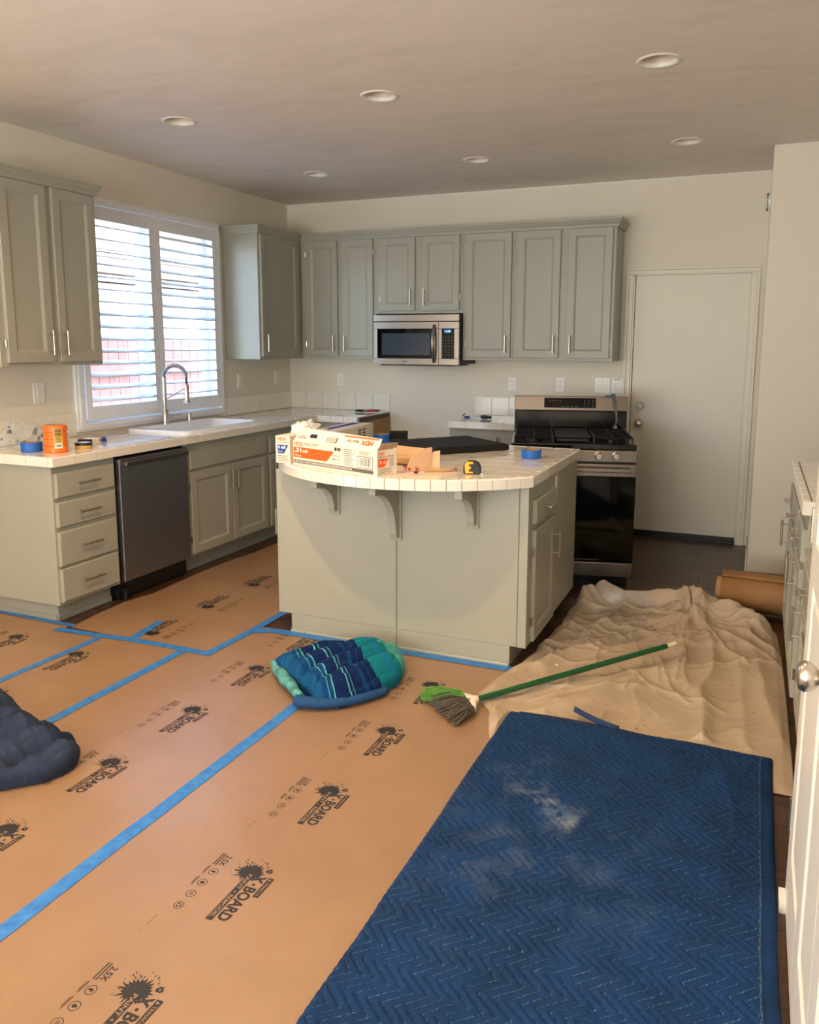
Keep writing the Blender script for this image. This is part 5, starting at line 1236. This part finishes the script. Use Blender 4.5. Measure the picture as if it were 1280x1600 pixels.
m.build('flap_notes', ['ink_orange', 'ink_black', 'ink_white'], bx)
b2 = thing('printed_box', 'cream carton with a blue panel standing end-on behind the open carton', 'carton', (1.778, -3.018, CT+.001), R(-2))
MB().box(0, 0, 0, .084, .37, .136).build('carton_body', 'box_white', b2, bevel=.0015)
F = face_T((0, 0, 0), (1, 0, 0), (0, 0, 1), .0005); m = MB(); put_text(m, 'HDX', .012, .112, .065, .130, 0, 0, F, .03); put_text(m, 'Plastic Sheeting', .010, .098, .078, .107, 0, 1, F, .01)
m.add([(.012, .048, 0), (.05, .048, 0), (.076, .092, 0), (.012, .092, 0)], [(0, 1, 2, 3)], 2, F); put_text(m, '4 mil', .015, .072, .058, .088, .0004, 3, F, .03); put_text(m, '101 um', .015, .055, .04, .063, .0004, 3, F, .01)
for i in range(4): quad(m, .010, .010+i*.0085, .072, .0128+i*.0085, 0, 1, F)
m.build('end_print', ['ink_orange', 'ink_grey', 'ink_blue', 'ink_white'], b2)
b3 = thing('printed_box', 'long grey-white carton with a blue stripe at the back of the island', 'carton', (1.72, -2.62, CT+.001), R(2))
MB().box(0, 0, 0, .15, .56, .115).build('carton_body', 'box_grey', b3, bevel=.0015)
m = MB(); quad(m, .03, .02, .08, .52, .1156, 0); F = face_T((.15, 0, 0), (0, 1, 0), (0, 0, 1), .0005)
for i in range(2):
    for jj in range(4): quad(m, .34+i*.06, .03+jj*.018, .385+i*.06, .041+jj*.018, 0, 1, F)
put_text(m, 'lb', .2, .04, .24, .075, 0, 1, F); m.build('print', ['ink_blue', 'ink_grey'], b3)
# crumpled white plastic between the boxes
m = MB(); vs = []; fs = []; nu, nv = 30, 16
for j in range(nv+1):
    for i in range(nu):
        th = 2*math.pi*i/nu; ph = math.pi*.5*j/nv; d = Vector((math.cos(th)*math.cos(ph), math.sin(th)*math.cos(ph), math.sin(ph))); q = 1+.35*noise.noise(d*3+Vector((9, 2, 0)))+.25*abs(noise.noise(d*8))
        vs.append((d.x*.055*q, d.y*.10*q, max(0, d.z*.050*q)))
for j in range(nv):
    for i in range(nu): fs.append((j*nu+i, j*nu+(i+1) % nu, (j+1)*nu+(i+1) % nu, (j+1)*nu+i))
mat('white_film', (232, 234, 236), .3, var=.03, scale=30)
o = tag(m.add(vs, fs).build('plastic_film', 'white_film'), 'crumpled white plastic film lying on the carton with the blue panel', 'plastic film'); o.location = (1.822, -2.80, CT+.138)
# black slab
e = thing('black_pad', 'thin square black foam pad turned cornerwise on the island top', 'pad', (2.41, -2.445, CT+.002), R(50.2))
m = MB(); m.box(0, 0, 0, .47, .46, .030); m.build('pad', 'black_foam', e, bevel=.004); 
m = MB(); m.box(.012, .012, .030, .458, .448, .035); m.build('top_sheet', 'black_foam', e, bevel=.002)
# black wedge tool
e = thing('drywall_pan', 'small black plastic wedge beside the blue tape on the island back edge', 'wedge', (1.985, -1.98, CT+.001), R(25))
m = MB(); m.add([(-.05, -.03, 0), (.05, -.03, 0), (.05, .04, 0), (-.05, .04, 0), (-.05, -.03, .018), (.05, -.03, .018), (.05, .04, .055), (-.05, .04, .055)], [(0,3,2,1),(4,5,6,7),(0,1,5,4),(1,2,6,5),(2,3,7,6),(3,0,4,7)]); m.build('wedge', 'black_plastic', e, bevel=.004)
MB().box(-.055, .034, .0, .055, .044, .062).build('lip', 'black_plastic', e, bevel=.002)
# cardboard pieces
e = thing('cardboard_quadrant', 'tan quarter-round cardboard piece standing next to the open carton', 'cardboard', (2.497, -3.03, CT+.001), R(52))
T = Matrix(((1, 0, 0, 0), (0, 0, 1, 0), (0, 1, 0, 0), (0, 0, 0, 1)))
pr = [(0, 0), (.135, .0), (.135, .108)]+[(.135-.135*math.sin(R(a))-.0, .108*math.cos(R(a))) for a in range(12, 90, 12)]
m = MB(); m.prism(pr, 0, .003, 0, T); m.build('quadrant', 'cardboard', e)
m = MB(); m.add([(.135, 0, 0), (.165, -.02, 0), (.172, -.01, .092), (.14, .002, .085)], [(0, 1, 2, 3)]); m.add([(.165, -.02, .0), (.178, .002, .0), (.180, .0, .088), (.172, -.01, .092)], [(0, 1, 2, 3)]); o = m.build('folded_tab', 'cardboard', e); so = o.modifiers.new('solid', 'SOLIDIFY'); so.thickness = .003
e = thing('cardboard_trough', 'split cardboard tube lying between the open carton and the black pad', 'cardboard', (2.30, -2.80, CT+.0035), R(-8))
m = MB(); vs = []; fs = []
for i in range(13):
    t_ = math.pi+math.pi*i/12
    for x in (0, .20): vs.append((x, .045*math.cos(t_), .046+.045*math.sin(t_)))
for i in range(12): fs.append((2*i, 2*i+1, 2*i+3, 2*i+2))
o = m.add(vs, fs).build('half_tube', 'cardboard', e, smooth=True); so = o.modifiers.new('solid', 'SOLIDIFY'); so.thickness = .004
m = MB(); m.add([(.0, .045, .046), (.20, .045, .046), (.19, .065, .075), (.01, .06, .08)], [(0, 1, 2, 3)]); o = m.build('torn_flap', 'cardboard', e); so = o.modifiers.new('solid', 'SOLIDIFY'); so.thickness = .003
e = thing('cardboard_curl', 'thin curled strip of cardboard in front of the quarter-round piece', 'cardboard strip', (2.62, -2.93, CT+.002))
m = MB(); vs = []; fs = []; pts = bez((-.05, -.06, 0), (.02, -.05, 0), (.10, -.02, 0), (.07, .05, 0), 16)
for p in pts: vs += [(p.x, p.y, 0), (p.x, p.y, .016)]
for i in range(16): fs.append((2*i, 2*i+2, 2*i+3, 2*i+1))
o = m.add(vs, fs).build('strip', 'kraft_core', e, smooth=True); so = o.modifiers.new('solid', 'SOLIDIFY'); so.thickness = .0015
# tape measure
e = thing('tape_measure', 'yellow and black tape measure near the bowed island edge', 'tape measure', (2.79, -2.95, CT+.001), R(14))
pr = [(-.036, 0), (.036, 0), (.040, .006), (.040, .03), (.030, .052), (.012, .060), (-.02, .060), (-.036, .046), (-.040, .03), (-.040, .006)]
m = MB(); m.prism(pr, -.02, .02, 0, T); m.build('case', 'black_plastic', e, bevel=.004)
m = MB(); m.prism([(-.03, .004), (.004, .004), (.004, .012), (-.014, .012), (-.014, .022), (-.004, .026), (-.004, .034), (-.014, .038), (-.014, .046), (.006, .048), (.004, .058), (-.022, .058), (-.033, .045)], -.0235, .0235, 0, T); m.build('grip_band', 'yellow_plastic', e, bevel=.0015)
m = MB(); m.box(.038, -.012, .002, .052, .012, .006); m.box(.05, -.012, -.0005, .052, .012, .010); m.build('hook', 'chrome', e)
# red pliers
e = thing('red_pliers', 'red-handled pliers half behind the open carton on the island', 'pliers', (2.452, -2.93, CT+.004), R(-50))
for s in (-1, 1):
    m = MB(); m.tube([(0, 0, .008), (.03, .010*s, .008), (.075, .020*s, .010), (.11, .018*s, .010)], [.006, .008, .0075, .006], 8); m.build('grip', 'red_plastic', e, smooth=True)
m = MB(); m.box(-.018, -.010, .002, .012, .010, .014); m.box(-.055, -.005, .003, -.018, .005, .012); m.build('jaws', 'iron', e, bevel=.003)
e = thing('bit_holder', 'tiny dark metal bit in front of the quarter-round cardboard', 'bit', (2.548, -3.045, CT+.001)); m = MB(); m.cyl((-.009, 0, .005), (.009, .004, .005), .005, 8); m.build('bit', 'iron', e); 
# tools on the far counters
e = thing('pruning_shears', 'red and green handled shears at the back of the corner counter', 'shears', (.87, -.20, CT+.001), R(14))
for s, mn in ((-1, 'red_plastic'), (1, 'green_plastic')):
    m = MB(); m.tube([(0, 0, .012), (.03, .012*s, .014), (.07, .020*s, .016), (.12, .014*s, .014)], [.007, .010, .010, .007], 8); m.build('grip', mn, e, smooth=True)
m = MB(); m.box(-.02, -.014, .004, .01, .014, .018); m.tube([(-.02, 0, .012), (-.06, .004, .014), (-.095, .0, .012)], [.012, .011, .006], 8); m.build('blade', 'black_plastic', e)
e = thing('screwdriver', 'screwdriver with black handle on the short counter behind the stove', 'screwdriver', (1.97, -.36, CT+.001), R(-14))
m = MB(); T4 = Matrix.Rotation(R(90), 4, 'Y'); m.lathe([(.0001, 0), (.010, .0), (.014, .012), (.015, .05), (.011, .075), (.013, .09), (.0001, .092)], 12, Matrix.Translation((0, 0, .015)) @ T4); auto_smooth(m.build('grip', 'black_plastic', e))
m = MB(); m.cyl((0, 0, .015), (-.10, 0, .010), .0035, 8); m.build('shaft', 'chrome', e)
e = thing('blue_clip', 'small blue plastic clip beyond the screwdriver tip', 'clip', (1.835, -.30, CT+.001), R(20))
m = MB(); m.box(-.02, -.012, 0, .02, .012, .012); m.tube([(-.02, 0, .006), (-.035, .0, .02), (-.015, 0, .032)], .005, 8); m.build('clip', 'ink_blue', e, bevel=.002)
# ================================================================== wall plates
def outlet(label, loc, rz, kind='duplex', w=.072, h=.118):
    nm = {'duplex': 'wall_outlet', 'switch': 'light_switch', 'double': 'light_switch', 'gfci': 'wall_outlet'}[kind]
    e = thing(nm, label, 'outlet' if 'outlet' in nm else 'switch', loc, rz, 'white wall plates')
    MB().box(-w/2, -.006, -h/2, w/2, 0, h/2).build('plate', 'outlet_white', e, bevel=.003)
    if kind == 'duplex':
        for s in (-1, 1):
            z = s*.0195; m = MB(); m.prism([(-.0155, -.009), (-.009, -.0145), (.009, -.0145), (.0155, -.009), (.0155, .009), (.009, .0145), (-.009, .0145), (-.0155, .009)], .006, .0085, 0, Matrix.Translation((0, 0, z)) @ Matrix(((1, 0, 0, 0), (0, 0, -1, 0), (0, 1, 0, 0), (0, 0, 0, 1))))
            rc = m.build('receptacle', 'outlet_white', e); m = MB(); m.box(-.0075, -.0090, z-.001, -.0055, -.0085, z+.008).box(.0055, -.0090, z-.001, .0075, -.0085, z+.008); m.cyl((0, -.0090, z-.007), (0, -.0084, z-.007), .0028, 8); m.build('slots', 'slot_dark', rc)
    else:
        xs_ = (0,) if kind in ('switch', 'gfci') else (-.023, .023)
        for x in xs_:
            rk = MB().box(x-.0165, -.0095, -.033, x+.0165, -.006, .033).build('rocker', 'outlet_white', e, bevel=.001)
            if kind == 'gfci':
                for z in (-.021, .021): m = MB(); m.box(x-.0075, -.0100, z-.004, x-.0055, -.0095, z+.004).box(x+.0055, -.0100, z-.004, x+.0075, -.0095, z+.004); m.build('slots', 'slot_dark', rk)
            else: MB().box(x-.012, -.0105, -.0005, x+.012, -.0092, .0008).build('rocker_line', 'cord_grey', rk)
    for s in (-1, 1): MB().cyl((0, -.0068, s*(.0485 if kind != 'duplex' else .0)), (0, -.0058, s*(.0485 if kind != 'duplex' else .0)), .0028, 8).build('screw', 'cord_grey', e)
    return e
outlet('white outlet plate in the corner above the splash tiles, stove wall', (.523, 0, 1.180), 0)
outlet('white two-button outlet plate above the short counter behind the stove', (2.118, 0, 1.180), 0, 'gfci')
outlet('white outlet plate over the stove console', (2.516, 0, 1.182), 0)
outlet('white double light switch beside the flat door', (2.853, 0, 1.184), 0, 'double', .122, .125)
outlet('white outlet plate on the window wall beside the shutters', (0, -.79, 1.193), R(90), 'gfci')
outlet('white outlet plate on the window wall deepest in the corner', (0, -.235, 1.195), R(90))
outlet('white wall plate above the plastic bag on the window wall', (0, -2.833, 1.205), R(90), 'gfci', .08, .125)
e = thing('wall_keypad', 'small white keypad on the wall beside the flat door casing', 'keypad', (2.968, 0, 1.186))
MB().box(-.042, -.022, -.062, .042, 0, .062).build('case', 'outlet_white', e, bevel=.005)
m = MB()
for i in range(3):
    for jj in range(4): m.box(-.022+i*.018, -.0235, -.045+jj*.018, -.012+i*.018, -.0215, -.036+jj*.018)
m.build('buttons', 'box_grey', e); MB().box(-.026, -.0228, .034, .028, -.0215, .054).build('screen', 'box_grey', e)
e = thing('motion_sensor', 'small white sensor high on the wall return edge', 'sensor', (XP, -.40, 2.44))
m = MB(); m.lathe([(.0001, .034), (.04, .034), (.052, .028), (.056, .012), (.056, 0)], 28, Matrix.Rotation(R(-90), 4, 'Y')); auto_smooth(m.build('dome', 'outlet_white', e), 50)
m = MB()
for k in range(20):
    a = 2*math.pi*k/20; m.box(-.022, -.005, .0545, -.014, .005, .0572, 0, Matrix.Rotation(a, 4, 'X'))
m.build('vents', 'slot_dark', e)
